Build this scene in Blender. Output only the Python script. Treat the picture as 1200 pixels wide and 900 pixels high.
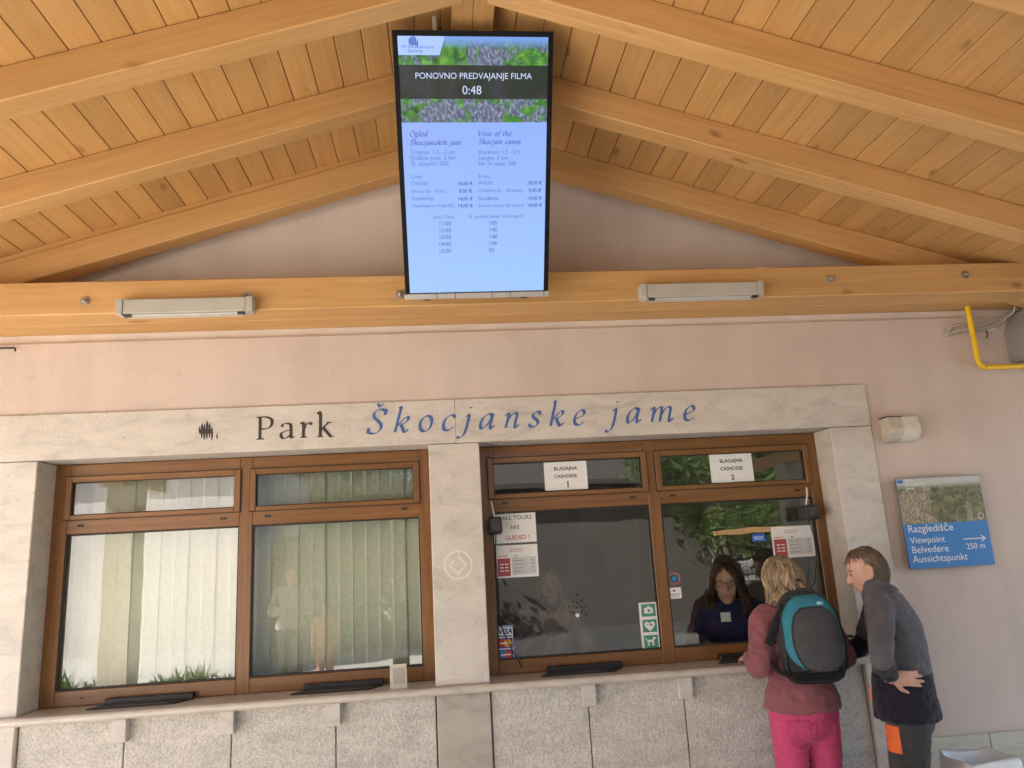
import bpy, bmesh, math, random
from mathutils import Vector, Matrix, noise
R = math.radians
random.seed(7)
scene = bpy.context.scene
for o in list(bpy.data.objects): bpy.data.objects.remove(o)

# ------------------------------------------------------------------ camera
CAM = Vector((0, -4.2, 1.75)); YAW, PITCH, ROLL, FPX = R(5.606), R(12.465), R(-3.228), 870.3
_f = Vector((math.sin(YAW)*math.cos(PITCH), math.cos(YAW)*math.cos(PITCH), math.sin(PITCH)))
_r = Vector((math.cos(YAW), -math.sin(YAW), 0)); _u = _r.cross(_f)
_r2 = math.cos(ROLL)*_r + math.sin(ROLL)*_u; _u2 = -math.sin(ROLL)*_r + math.cos(ROLL)*_u
cam = bpy.data.cameras.new('camera'); camo = bpy.data.objects.new('camera', cam)
scene.collection.objects.link(camo); scene.camera = camo
M = Matrix.Identity(4)
for i in range(3): M[i][0], M[i][1], M[i][2], M[i][3] = _r2[i], _u2[i], -_f[i], CAM[i]
camo.matrix_world = M
cam.sensor_width = 36; cam.lens = FPX/1200*36; cam.clip_start = .05; cam.clip_end = 500

# ------------------------------------------------------------------ light
EXPO = 2.5
SUN_EL, SUN_AZ = R(42), R(-62)          # azimuth from +y towards +x: the sun stands to the left, a little behind the wall
w = bpy.data.worlds.new('World'); scene.world = w; w.use_nodes = True
nt = w.node_tree; nt.nodes.clear()
sky = nt.nodes.new('ShaderNodeTexSky'); sky.sky_type = 'NISHITA'; sky.sun_disc = False
sky.sun_elevation = SUN_EL; sky.sun_rotation = SUN_AZ; sky.air_density = 1.0; sky.dust_density = 2.5; sky.ozone_density = 1
bg = nt.nodes.new('ShaderNodeBackground'); bg.inputs[1].default_value = .13
out = nt.nodes.new('ShaderNodeOutputWorld')
nt.links.new(sky.outputs[0], bg.inputs[0]); nt.links.new(bg.outputs[0], out.inputs[0])
sd = bpy.data.lights.new('sun', 'SUN'); sd.energy = 5.0; sd.angle = R(.6); sd.color = (1, .965, .91)
so = bpy.data.objects.new('sun', sd); scene.collection.objects.link(so)
sdir = Vector((math.sin(SUN_AZ)*math.cos(SUN_EL), math.cos(SUN_AZ)*math.cos(SUN_EL), math.sin(SUN_EL)))
so.rotation_euler = sdir.to_track_quat('Z', 'Y').to_euler(); so.location = sdir*30
vs = scene.view_settings; vs.view_transform = 'Standard'; vs.look = 'None'; vs.exposure = EXPO; vs.gamma = 1; vs.use_curve_mapping = False
scene.render.engine = 'CYCLES'; scene.cycles.use_denoising = True
scene.cycles.max_bounces = 8; scene.cycles.diffuse_bounces = 4; scene.cycles.transparent_max_bounces = 24
scene.cycles.sample_clamp_indirect = 8; scene.cycles.caustics_reflective = False; scene.cycles.caustics_refractive = False

def at(px, py, y):
    """world point at depth plane y seen at a place of the photograph (1200 x 900)"""
    d = _r2*((px-600)/FPX) + _u2*((450-py)/FPX) + _f
    return CAM + d*((y-CAM.y)/d.y)

# ------------------------------------------------------------------ materials
def newmat(name):
    m = bpy.data.materials.new(name); m.use_nodes = True
    t = m.node_tree; b = t.nodes['Principled BSDF']
    return m, t, b, lambda k: t.nodes.new('ShaderNode'+k), t.links.new
def ramp(t, pairs, interp='LINEAR'):
    n = t.nodes.new('ShaderNodeValToRGB'); n.color_ramp.interpolation = interp
    e = n.color_ramp.elements
    while len(e) < len(pairs): e.new(.5)
    for i, (p, c) in enumerate(pairs):
        e[i].position = p; e[i].color = (*c, 1) if len(c) == 3 else c
    return n
def plain(name, col, rough=.6, metal=0, var=.06, scale=25, bump=0, bscale=200, spec=.5):
    m, t, b, N, L = newmat(name)
    tc = N('TexCoord'); nz = N('TexNoise'); nz.inputs['Scale'].default_value = scale; nz.inputs['Detail'].default_value = 4
    L(tc.outputs['Object'], nz.inputs['Vector'])
    r = ramp(t, [(.3, [c*(1-var) for c in col]), (.7, [min(1, c*(1+var)) for c in col])])
    L(nz.outputs[0], r.inputs[0]); L(r.outputs[0], b.inputs['Base Color'])
    b.inputs['Roughness'].default_value = rough; b.inputs['Metallic'].default_value = metal
    b.inputs['Specular IOR Level'].default_value = spec
    if bump:
        n2 = N('TexNoise'); n2.inputs['Scale'].default_value = bscale; n2.inputs['Detail'].default_value = 3
        L(tc.outputs['Object'], n2.inputs['Vector'])
        bp = N('Bump'); bp.inputs['Strength'].default_value = bump; bp.inputs['Distance'].default_value = .004
        L(n2.outputs[0], bp.inputs['Height']); L(bp.outputs[0], b.inputs['Normal'])
    return m
def emit(name, col, s=1):
    m, t, b, N, L = newmat(name)
    b.inputs['Base Color'].default_value = (.01, .01, .012, 1); b.inputs['Roughness'].default_value = .3
    b.inputs['Emission Color'].default_value = (*col, 1); b.inputs['Emission Strength'].default_value = s/2**EXPO
    return m
def wood(name, c1, c2, knot=.5, rough=.55, grain=1.0, knots=True, axis=0):
    def ax(a, b): v = [b, b, b]; v[axis] = a; return v
    m, t, b, N, L = newmat(name)
    tc = N('TexCoord'); oi = N('ObjectInfo'); add = N('VectorMath'); add.operation = 'ADD'
    sc = N('VectorMath'); sc.operation = 'SCALE'; sc.inputs['Scale'].default_value = 37
    cx = N('CombineXYZ'); [L(oi.outputs['Random'], cx.inputs[i]) for i in range(3)]
    L(cx.outputs[0], sc.inputs[0]); L(tc.outputs['Object'], add.inputs[0]); L(sc.outputs[0], add.inputs[1])
    mp = N('Mapping'); mp.inputs['Scale'].default_value = ax(1.2, 26); L(add.outputs[0], mp.inputs[0])
    n1 = N('TexNoise'); n1.inputs['Scale'].default_value = 1.6; n1.inputs['Detail'].default_value = 6; n1.inputs['Distortion'].default_value = .6
    L(mp.outputs[0], n1.inputs['Vector'])
    r1 = ramp(t, [(.32, c2), (.5, [(x+y)/2 for x, y in zip(c1, c2)]), (.68, c1)]); L(n1.outputs[0], r1.inputs[0])
    mp2 = N('Mapping'); mp2.inputs['Scale'].default_value = ax(.8, 2.5); L(add.outputs[0], mp2.inputs[0])
    n2 = N('TexNoise'); n2.inputs['Scale'].default_value = 1.4; n2.inputs['Detail'].default_value = 3; L(mp2.outputs[0], n2.inputs['Vector'])
    r2 = ramp(t, [(.3, (.90, .88, .85)), (.7, (1.06, 1.06, 1.06))]); L(n2.outputs[0], r2.inputs[0])
    mx = N('Mix'); mx.data_type = 'RGBA'; mx.blend_type = 'MULTIPLY'; mx.inputs[0].default_value = 1
    L(r1.outputs[0], mx.inputs[6]); L(r2.outputs[0], mx.inputs[7])
    last = mx.outputs[2]
    hv = N('HueSaturation'); mr = N('MapRange'); mr.inputs[3].default_value = .90; mr.inputs[4].default_value = 1.07
    L(oi.outputs['Random'], mr.inputs[0]); L(mr.outputs[0], hv.inputs['Value']); L(last, hv.inputs['Color']); last = hv.outputs[0]
    if knots:
        mp3 = N('Mapping'); mp3.inputs['Scale'].default_value = ax(2.6, 6.5); L(add.outputs[0], mp3.inputs[0])
        nd = N('TexNoise'); nd.inputs['Scale'].default_value = 2.2; L(mp3.outputs[0], nd.inputs['Vector'])
        am = N('VectorMath'); am.operation = 'MULTIPLY_ADD'; am.inputs[1].default_value = (.35,)*3
        L(nd.outputs['Color'], am.inputs[0]); L(mp3.outputs[0], am.inputs[2])
        vo = N('TexVoronoi'); vo.inputs['Scale'].default_value = .8; L(am.outputs[0], vo.inputs['Vector'])
        rk = ramp(t, [(.03, (1, 1, 1)), (.075, (.55, .55, .55)), (.13, (0, 0, 0))]); L(vo.outputs['Distance'], rk.inputs[0])
        ml = N('Math'); ml.operation = 'MULTIPLY'; ml.inputs[1].default_value = knot; L(rk.outputs[0], ml.inputs[0])
        mk = N('Mix'); mk.data_type = 'RGBA'; L(ml.outputs[0], mk.inputs[0]); L(last, mk.inputs[6])
        mk.inputs[7].default_value = (c2[0]*.33, c2[1]*.28, c2[2]*.25, 1); last = mk.outputs[2]
    L(last, b.inputs['Base Color']); b.inputs['Roughness'].default_value = rough
    bp = N('Bump'); bp.inputs['Strength'].default_value = .25*grain; bp.inputs['Distance'].default_value = .002
    L(n1.outputs[0], bp.inputs['Height']); L(bp.outputs[0], b.inputs['Normal'])
    return m
def stone(name, base, bump=.25, bscale=60, speck=.5, rough=.6, vein=True, coat=0, bdist=.01, fleck=0):
    m, t, b, N, L = newmat(name)
    tc = N('TexCoord'); geo = N('NewGeometry')
    n1 = N('TexNoise'); n1.inputs['Scale'].default_value = 5; n1.inputs['Detail'].default_value = 8; n1.inputs['Roughness'].default_value = .65; n1.inputs['Distortion'].default_value = 1.1
    mp = N('Mapping'); mp.inputs['Rotation'].default_value = (0, R(35), 0); mp.inputs['Scale'].default_value = (.7, 1, 1.7)
    L(geo.outputs['Position'], mp.inputs[0]); L(mp.outputs[0], n1.inputs['Vector'])
    r1 = ramp(t, [(.3, [c*.75 for c in base]), (.45, [c*.94 for c in base]), (.55, base), (.72, [min(.9, c*1.10) for c in base])]); L(n1.outputs[0], r1.inputs[0])
    last = r1.outputs[0]
    v = N('TexVoronoi'); v.inputs['Scale'].default_value = 42; L(geo.outputs['Position'], v.inputs['Vector'])
    n3 = N('TexNoise'); n3.inputs['Scale'].default_value = 9; n3.inputs['Detail'].default_value = 4; L(geo.outputs['Position'], n3.inputs['Vector'])
    rr = ramp(t, [(.0, (1, 1, 1)), (.16, (.9, .9, .9)), (.24, (0, 0, 0))]); L(v.outputs['Distance'], rr.inputs[0])
    r3 = ramp(t, [(.50, (0, 0, 0)), (.68, (1, 1, 1))]); L(n3.outputs[0], r3.inputs[0])
    mu = N('Math'); mu.operation = 'MULTIPLY'; L(rr.outputs[0], mu.inputs[0]); L(r3.outputs[0], mu.inputs[1])
    mu2 = N('Math'); mu2.operation = 'MULTIPLY'; mu2.inputs[1].default_value = speck; L(mu.outputs[0], mu2.inputs[0])
    mk = N('Mix'); mk.data_type = 'RGBA'; L(mu2.outputs[0], mk.inputs[0]); L(last, mk.inputs[6])
    mk.inputs[7].default_value = (base[0]*.42, base[1]*.38, base[2]*.33, 1)
    last = mk.outputs[2]
    if fleck:        # darker flecks where the tool-mark noise runs low
        ng = N('TexNoise'); ng.inputs['Scale'].default_value = bscale; ng.inputs['Detail'].default_value = 3; L(geo.outputs['Position'], ng.inputs['Vector'])
        rg = ramp(t, [(.34, (1-fleck,)*3), (.60, (1, 1, 1))]); L(ng.outputs[0], rg.inputs[0])
        mg = N('Mix'); mg.data_type = 'RGBA'; mg.blend_type = 'MULTIPLY'; mg.inputs[0].default_value = 1; L(last, mg.inputs[6]); L(rg.outputs[0], mg.inputs[7]); last = mg.outputs[2]
    L(last, b.inputs['Base Color']); b.inputs['Roughness'].default_value = rough
    b.inputs['Coat Weight'].default_value = coat; b.inputs['Coat Roughness'].default_value = .18
    nb = N('TexNoise'); nb.inputs['Scale'].default_value = bscale; nb.inputs['Detail'].default_value = 3; L(geo.outputs['Position'], nb.inputs['Vector'])
    bp = N('Bump'); bp.inputs['Strength'].default_value = bump; bp.inputs['Distance'].default_value = bdist
    L(nb.outputs[0], bp.inputs['Height']); L(bp.outputs[0], b.inputs['Normal'])
    return m
def plaster(name, base, bump=.3, dirt=.25):
    m, t, b, N, L = newmat(name); geo = N('NewGeometry')
    n1 = N('TexNoise'); n1.inputs['Scale'].default_value = 1.3; n1.inputs['Detail'].default_value = 7; n1.inputs['Roughness'].default_value = .6
    L(geo.outputs['Position'], n1.inputs['Vector'])
    r1 = ramp(t, [(.3, [c*.86 for c in base]), (.5, [c*.98 for c in base]), (.7, [c*1.04 for c in base])]); L(n1.outputs[0], r1.inputs[0])
    n3 = N('TexNoise'); n3.inputs['Scale'].default_value = 14; n3.inputs['Detail'].default_value = 6; L(geo.outputs['Position'], n3.inputs['Vector'])
    r3 = ramp(t, [(.66, (0, 0, 0)), (.8, (1, 1, 1))]); L(n3.outputs[0], r3.inputs[0])
    ml = N('Math'); ml.operation = 'MULTIPLY'; ml.inputs[1].default_value = dirt; L(r3.outputs[0], ml.inputs[0])
    mk = N('Mix'); mk.data_type = 'RGBA'; L(ml.outputs[0], mk.inputs[0]); L(r1.outputs[0], mk.inputs[6]); mk.inputs[7].default_value = (*[c*.55 for c in base], 1)
    v = N('TexVoronoi'); v.inputs['Scale'].default_value = 9; L(geo.outputs['Position'], v.inputs['Vector'])
    rv = ramp(t, [(.0, (.55,)*3), (.035, (0, 0, 0))]); L(v.outputs['Distance'], rv.inputs[0])
    m2 = N('Mix'); m2.data_type = 'RGBA'; L(rv.outputs[0], m2.inputs[0]); L(mk.outputs[2], m2.inputs[6]); m2.inputs[7].default_value = (*[c*.4 for c in base], 1)
    ms = N('Mapping'); ms.inputs['Scale'].default_value = (7, 7, .5); L(geo.outputs['Position'], ms.inputs[0])
    ns = N('TexNoise'); ns.inputs['Scale'].default_value = 1; ns.inputs['Detail'].default_value = 5; L(ms.outputs[0], ns.inputs['Vector'])
    rs = ramp(t, [(.42, (1, 1, 1)), (.72, (.94, .935, .93))]); L(ns.outputs[0], rs.inputs[0])
    mm = N('Mix'); mm.data_type = 'RGBA'; mm.blend_type = 'MULTIPLY'; mm.inputs[0].default_value = 1; L(m2.outputs[2], mm.inputs[6]); L(rs.outputs[0], mm.inputs[7])
    L(mm.outputs[2], b.inputs['Base Color']); b.inputs['Roughness'].default_value = .85
    nb = N('TexNoise'); nb.inputs['Scale'].default_value = 130; nb.inputs['Detail'].default_value = 4; L(geo.outputs['Position'], nb.inputs['Vector'])
    bp = N('Bump'); bp.inputs['Strength'].default_value = bump; bp.inputs['Distance'].default_value = .006
    L(nb.outputs[0], bp.inputs['Height']); L(bp.outputs[0], b.inputs['Normal'])
    return m
def glassmat(name, ior=2.2, tint=(.93, .96, .94)):
    m, t, b, N, L = newmat(name); t.nodes.remove(b)
    o = t.nodes['Material Output']; fr = N('Fresnel'); fr.inputs[0].default_value = ior
    ge = N('NewGeometry'); inv = N('Math'); inv.operation = 'SUBTRACT'; inv.inputs[0].default_value = 1; L(ge.outputs['Backfacing'], inv.inputs[1])
    ml = N('Math'); ml.operation = 'MULTIPLY'; L(fr.outputs[0], ml.inputs[0]); L(inv.outputs[0], ml.inputs[1])
    tr = N('BsdfTransparent'); tr.inputs[0].default_value = (*tint, 1)
    gl = N('BsdfGlossy'); gl.inputs['Roughness'].default_value = .004
    nb = N('TexNoise'); nb.inputs['Scale'].default_value = 2.2; L(ge.outputs['Position'], nb.inputs['Vector'])
    bp = N('Bump'); bp.inputs['Strength'].default_value = .04; bp.inputs['Distance'].default_value = .02
    L(nb.outputs[0], bp.inputs['Height']); L(bp.outputs[0], gl.inputs['Normal'])
    mx = N('MixShader'); L(ml.outputs[0], mx.inputs[0]); L(tr.outputs[0], mx.inputs[1]); L(gl.outputs[0], mx.inputs[2])
    L(mx.outputs[0], o.inputs[0]); return m

MAT = dict(
 plaster=plaster('pink plaster', (.63, .515, .44)),
 plaster_up=plaster('upper plaster', (.74, .635, .55)),
 limestone=stone('limestone', (.60, .55, .485), speck=.75),
 sillstone=stone('sill stone', (.57, .515, .445), bump=.1, rough=.35, coat=.35),
 hammered=stone('bush hammered limestone', (.70, .645, .575), bump=.9, bscale=88, speck=.05, rough=.85, bdist=.013, fleck=.24),
 plinth=stone('plinth stone', (.58, .53, .42), bump=.15),
 pine=wood('pine board', (.60, .345, .128), (.53, .29, .097), knot=.75),
 beam=wood('spruce beam', (.63, .37, .145), (.55, .305, .108), knot=.75),
 frame=wood('brown stained wood', (.245, .112, .034), (.17, .070, .020), knots=False, rough=.32, grain=.5),
 frame_v=wood('brown stained wood upright', (.245, .112, .034), (.17, .070, .020), knots=False, rough=.32, grain=.5, axis=2),
 gasket=plain('dark gasket', (.02, .018, .015), .6),
 glass=glassmat('window glass'),
 black=plain('black plastic', (.018, .018, .02), .42),
 darkgrey=plain('dark grey plastic', (.05, .05, .055), .5),
 white=plain('white plastic', (.72, .71, .68), .45, var=.03),
 cream=plain('cream plastic', (.62, .58, .46), .5),
 paper=plain('white paper', (.80, .79, .76), .75, var=.03, spec=.2),
 ink=plain('black ink', (.025, .023, .025), .6),
 redink=plain('red ink', (.52, .06, .045), .6),
 redblock=plain('dull red print', (.40, .07, .07), .6),
 greyink=plain('grey print', (.30, .30, .30), .7),
 palegrey=plain('pale grey print', (.58, .58, .57), .7),
 letter_black=plain('black lettering', (.035, .032, .03), .5),
 letter_blue=plain('blue lettering', (.055, .13, .36), .45),
 lampgrey=plain('lamp housing', (.47, .45, .39), .45, var=.05, scale=12),
 steel=plain('zinc plated steel', (.52, .50, .46), .35, metal=.9),
 alu=plain('brushed aluminium', (.55, .52, .48), .4, metal=.6),
 yellow=plain('yellow paint', (.86, .53, .012), .4, var=.04),
 cable=plain('grey cable', (.42, .39, .34), .6),
 concrete=stone('concrete', (.52, .47, .38), bump=.4, bscale=90, speck=.2),
 blueprint=plain('sign blue', (.035, .20, .52), .35, var=.02),
 blueprint2=plain('sticker blue', (.03, .13, .55), .4),
 green_st=plain('sticker green', (.06, .27, .19), .4),
 orange=plain('orange cloth', (.72, .13, .025), .8),
 bag=plain('white bag film', (.80, .79, .77), .4, var=.03),
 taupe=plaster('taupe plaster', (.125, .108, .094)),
 inner=plaster('inner wall paint', (.58, .52, .47), bump=.05, dirt=.05),
 innerfloor=plain('inner floor', (.12, .10, .08), .6),
 desk=plain('desk laminate', (.20, .12, .065), .5),
 housewhite=plaster('white house plaster', (.74, .69, .66), dirt=.1),
 bark=plain('bark', (.10, .078, .058), .9, var=.3, scale=30, bump=.6, bscale=60),
)
def thin(name, c1, c2, scale, amount):
    """cloth or leaf that lets part of the light through"""
    m, t, b, N, L = newmat(name); tc = N('TexCoord'); nz = N('TexNoise'); nz.inputs['Scale'].default_value = scale; L(tc.outputs['Object'], nz.inputs['Vector'])
    r = ramp(t, [(.35, c2), (.65, c1)]); L(nz.outputs[0], r.inputs[0]); L(r.outputs[0], b.inputs['Base Color']); b.inputs['Roughness'].default_value = .65
    tr = N('BsdfTranslucent'); L(r.outputs[0], tr.inputs[0]); mx = N('MixShader'); mx.inputs[0].default_value = amount
    L(b.outputs[0], mx.inputs[1]); L(tr.outputs[0], mx.inputs[2]); L(mx.outputs[0], t.nodes['Material Output'].inputs[0]); return m
MAT['blind'] = thin('vertical blind fabric', (.82, .79, .66), (.76, .73, .60), 40, .22)
# ------------------------------------------------------------------ object helpers
COL = scene.collection
WM = {}
def link(o, parent=None, mat4=None, label=None, cat=None, group=None, kind=None):
    COL.objects.link(o); mat4 = mat4 or Matrix.Identity(4)
    if parent is not None:
        o.parent = parent; o.matrix_basis = WM[parent].inverted() @ mat4
    else: o.matrix_basis = mat4
    WM[o] = mat4
    if label: o['label'] = label
    if cat: o['category'] = cat
    if group: o['group'] = group
    if kind: o['kind'] = kind
    return o
def thing(name, label, cat, loc=(0, 0, 0), rotz=0, group=None):
    return link(bpy.data.objects.new(name, None), None, Matrix.Translation(loc) @ Matrix.Rotation(rotz, 4, 'Z'), label, cat, group)
def mesh_obj(name, me, mats, parent=None, mat4=None, **k):
    if not isinstance(mats, (list, tuple)): mats = [mats]
    if not me.materials:
        for m in mats: me.materials.append(MAT[m] if isinstance(m, str) else m)
    return link(bpy.data.objects.new(name, me), parent, mat4, **k)
class MB:
    def __init__(s): s.bm = bmesh.new()
    def box(s, x0, x1, y0, y1, z0, z1, mi=0):
        c = Matrix.Translation(((x0+x1)/2, (y0+y1)/2, (z0+z1)/2)) @ Matrix.Diagonal((x1-x0, y1-y0, z1-z0, 1))
        r = bmesh.ops.create_cube(s.bm, size=1, matrix=c)
        for f in {f for v in r['verts'] for f in v.link_faces}: f.material_index = mi
        return s
    def cyl(s, p0, p1, r0, r1=None, n=14, mi=0):
        p0, p1 = Vector(p0), Vector(p1); r1 = r0 if r1 is None else r1
        d = p1-p0; q = d.to_track_quat('Z', 'Y').to_matrix().to_4x4()
        r = bmesh.ops.create_cone(s.bm, cap_ends=True, segments=n, radius1=r0, radius2=max(r1, 1e-4), depth=d.length,
                                  matrix=Matrix.Translation((p0+p1)/2) @ q)
        for f in {f for v in r['verts'] for f in v.link_faces}: f.material_index = mi
        return s
    def prism(s, pts, off, mi=0):
        """pts: loop of points, off: extrusion vector"""
        off = Vector(off); a = [s.bm.verts.new(p) for p in pts]; b = [s.bm.verts.new(Vector(p)+off) for p in pts]
        n = len(pts); fs = [s.bm.faces.new(a[::-1]), s.bm.faces.new(b)]
        for i in range(n): fs.append(s.bm.faces.new((a[i], a[(i+1) % n], b[(i+1) % n], b[i])))
        for f in fs: f.material_index = mi
        return s
    def sphere(s, c, r, sc=(1, 1, 1), mi=0, u=14, v=9):
        m = Matrix.Translation(c) @ Matrix.Diagonal((*sc, 1))
        q = bmesh.ops.create_uvsphere(s.bm, u_segments=u, v_segments=v, radius=r, matrix=m)
        for f in {f for v in q['verts'] for f in v.link_faces}: f.material_index = mi
        return s
    def tube(s, pts, rad, n=10, mi=0, side=None, sub=4, caps=True):
        """smooth tube; rad: list of r or (a,b); side: direction of a"""
        rl = rad if isinstance(rad, list) else [rad]*len(pts)
        P, Q = spline([Vector(p) for p in pts], [Vector(r) if isinstance(r, tuple) else Vector((r, r)) for r in rl], sub)
        if caps:
            d0 = (P[0]-P[1]).normalized(); d1 = (P[-1]-P[-2]).normalized()
            def cap(p, d, r):
                m = min(r); o = []
                for a in (80, 60, 35): o.append((p + d*m*.9*math.sin(R(a)), r*math.cos(R(a))))
                return o
            c0 = cap(P[0], d0, Q[0]); c1 = cap(P[-1], d1, Q[-1])[::-1]
            P = [c[0] for c in c0]+P+[c[0] for c in c1]; Q = [c[1] for c in c0]+Q+[c[1] for c in c1]
        rings = []; prev = None
        for i, p in enumerate(P):
            t = (P[min(i+1, len(P)-1)]-P[max(i-1, 0)]).normalized()
            if side is not None: a = Vector(side)
            elif prev is not None: a = prev
            else: a = Vector((1, 0, 0)) if abs(t.x) < .9 else Vector((0, 1, 0))
            a = (a - t*a.dot(t)).normalized(); b = t.cross(a); prev = a
            rings.append([s.bm.verts.new(p + a*(Q[i][0]*math.cos(2*math.pi*k/n)) + b*(Q[i][1]*math.sin(2*math.pi*k/n))) for k in range(n)])
        for i in range(len(rings)-1):
            for k in range(n):
                f = s.bm.faces.new((rings[i][k], rings[i][(k+1) % n], rings[i+1][(k+1) % n], rings[i+1][k])); f.material_index = mi; f.smooth = True
        f = s.bm.faces.new(rings[0][::-1]); f.material_index = mi
        f = s.bm.faces.new(rings[-1]); f.material_index = mi
        return s
    def mesh(s, name, bevel=0, seg=1, smooth=False):
        if bevel:
            es = [e for e in s.bm.edges if len(e.link_faces) == 2 and e.calc_face_angle(0) > R(35)]
            bmesh.ops.bevel(s.bm, geom=es, offset=bevel, segments=seg, affect='EDGES', profile=.6)
        bmesh.ops.recalc_face_normals(s.bm, faces=s.bm.faces)
        me = bpy.data.meshes.new(name)
        if smooth:
            for f in s.bm.faces: f.smooth = True
        s.bm.to_mesh(me); s.bm.free(); return me
    def build(s, name, mats, parent=None, bevel=0, seg=1, smooth=False, local=False, **k):
        """vertices in world space (or in the parent's space when local); origin goes to the foot of the piece"""
        if local:
            me = s.mesh(name, bevel, seg, smooth); return mesh_obj(name, me, mats, parent, WM[parent] if parent else None, **k)
        vs_ = s.bm.verts; n = len(vs_)
        lo = [min(v.co[i] for v in vs_) for i in range(3)]; hi = [max(v.co[i] for v in vs_) for i in range(3)]
        c = Vector(((lo[0]+hi[0])/2, (lo[1]+hi[1])/2, lo[2]))
        bmesh.ops.translate(s.bm, verts=list(vs_), vec=-c)
        return mesh_obj(name, s.mesh(name, bevel, seg, smooth), mats, parent, Matrix.Translation(c), **k)
def spline(P, Q, sub):
    if len(P) < 3 or sub <= 1: return P, Q
    A, B = [], []
    for i in range(len(P)-1):
        p0, p1, p2, p3 = P[max(i-1, 0)], P[i], P[i+1], P[min(i+2, len(P)-1)]
        q0, q1, q2, q3 = Q[max(i-1, 0)], Q[i], Q[i+1], Q[min(i+2, len(Q)-1)]
        for k in range(sub):
            t = k/sub; a = -.5*t+t*t-.5*t**3; b = 1-2.5*t*t+1.5*t**3; c = .5*t+2*t*t-1.5*t**3; d = -.5*t*t+.5*t**3
            A.append(p0*a+p1*b+p2*c+p3*d); B.append(q0*a+q1*b+q2*c+q3*d)
    A.append(P[-1]); B.append(Q[-1]); return A, B
def member(name, p0, p1, wid, hei, m, parent, up=(0, 0, 1), bevel=.004, roll_mat=None, **k):
    """timber whose local x runs p0 -> p1; its section is centred on the line (wid across, hei along up)"""
    p0, p1 = Vector(p0), Vector(p1); X = (p1-p0).normalized(); U = Vector(up); Y = U.cross(X).normalized(); Z = X.cross(Y)
    L = (p1-p0).length; mb = MB().box(-L/2, L/2, -wid/2, wid/2, -hei/2, hei/2)
    m4 = Matrix.Identity(4); c = (p0+p1)/2
    for i in range(3): m4[i][0], m4[i][1], m4[i][2], m4[i][3] = X[i], Y[i], Z[i], c[i]
    return mesh_obj(name, mb.mesh(name, bevel), m, parent, m4, **k)
def face_matrix(c, X=(1, 0, 0), Y=(0, 0, 1)):
    X, Y = Vector(X).normalized(), Vector(Y).normalized(); Z = X.cross(Y); m = Matrix.Identity(4)
    for i in range(3): m[i][0], m[i][1], m[i][2], m[i][3] = X[i], Y[i], Z[i], c[i]
    return m
def text(name, body, m, parent, m4, width=None, size=.1, align='LEFT', bold=0, shear=0, ext=.0004, maxh=None):
    """flat lettering; m4 is the plane (x right, y up, z out), origin at the baseline"""
    cu = bpy.data.curves.new(name, 'FONT'); cu.body = body; cu.size = 1; cu.resolution_u = 3; cu.align_x = align
    cu.offset = bold; cu.shear = shear
    o = bpy.data.objects.new(name, cu); me = bpy.data.meshes.new_from_object(o)
    bpy.data.objects.remove(o)
    xs = [v.co.x for v in me.vertices]; wd = max(xs)-min(xs)
    s = width/wd if width else size
    for v in me.vertices: v.co = Vector((v.co.x*s, v.co.y*s, .0))
    bm = bmesh.new(); bm.from_mesh(me)
    r = bmesh.ops.extrude_face_region(bm, geom=list(bm.faces))
    bmesh.ops.translate(bm, verts=[v for v in r['geom'] if isinstance(v, bmesh.types.BMVert)], vec=(0, 0, ext))
    bm.to_mesh(me); bm.free()
    return mesh_obj(name, me, m, parent, m4)
# ================================================================== ground
MB().box(-60, 60, -70, 40, -.3, 0).build('ground', plain('paving', (.55, .515, .46), .85, var=.12, scale=2, bump=.3), kind='structure')
MB().box(.0, 40, -24, -5.6, .0, .004).build('added_dark_ground', plain('dark ground', (.06, .058, .055), .9, var=.2), kind='structure')  # dark ground sheet, added to keep the cashdesk glass reflection dark
# ================================================================== ticket office
XR, ZR, SL = .205, 4.24, .309               # ridge x, ridge height of the boarding, slope
def roofz(x): return ZR - SL*abs(x-XR)
off = thing('ticket_office', 'pink plastered ticket office with pale limestone window surround and brown windows', 'building', (0, .3, 0))
zt = 3.0145
MB().prism([(-7.5, .015, 0), (-2.43, .015, 0), (-2.43, .015, 2.605), (2.56, .015, 2.605), (2.56, .015, 0), (8.5, .015, 0), (8.5, .015, zt), (-7.5, .015, zt)], (0, .285, 0)).build('wall', 'plaster', off, bevel=.006, seg=2)
g = [(-4.6, .04, 3.0145), (5.0, .04, 3.0145), (5.0, .04, roofz(5.0)-.004), (XR, .04, ZR-.004), (-4.6, .04, roofz(-4.6)-.004)]
MB().prism(g, (0, .26, 0)).build('gable_wall', 'plaster_up', off)
MB().box(-7.5, 8.5, .3, 6.5, 3.05, 3.25).build('flat_roof', 'concrete', off)
MB().box(-7.5, -7.2, .3, 6.5, 0, 3.05).box(8.2, 8.5, .3, 6.5, 0, 3.05).box(-7.2, 8.2, 6.2, 6.5, 0, 3.05).build('outer_wall', 'plaster', off)
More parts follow.
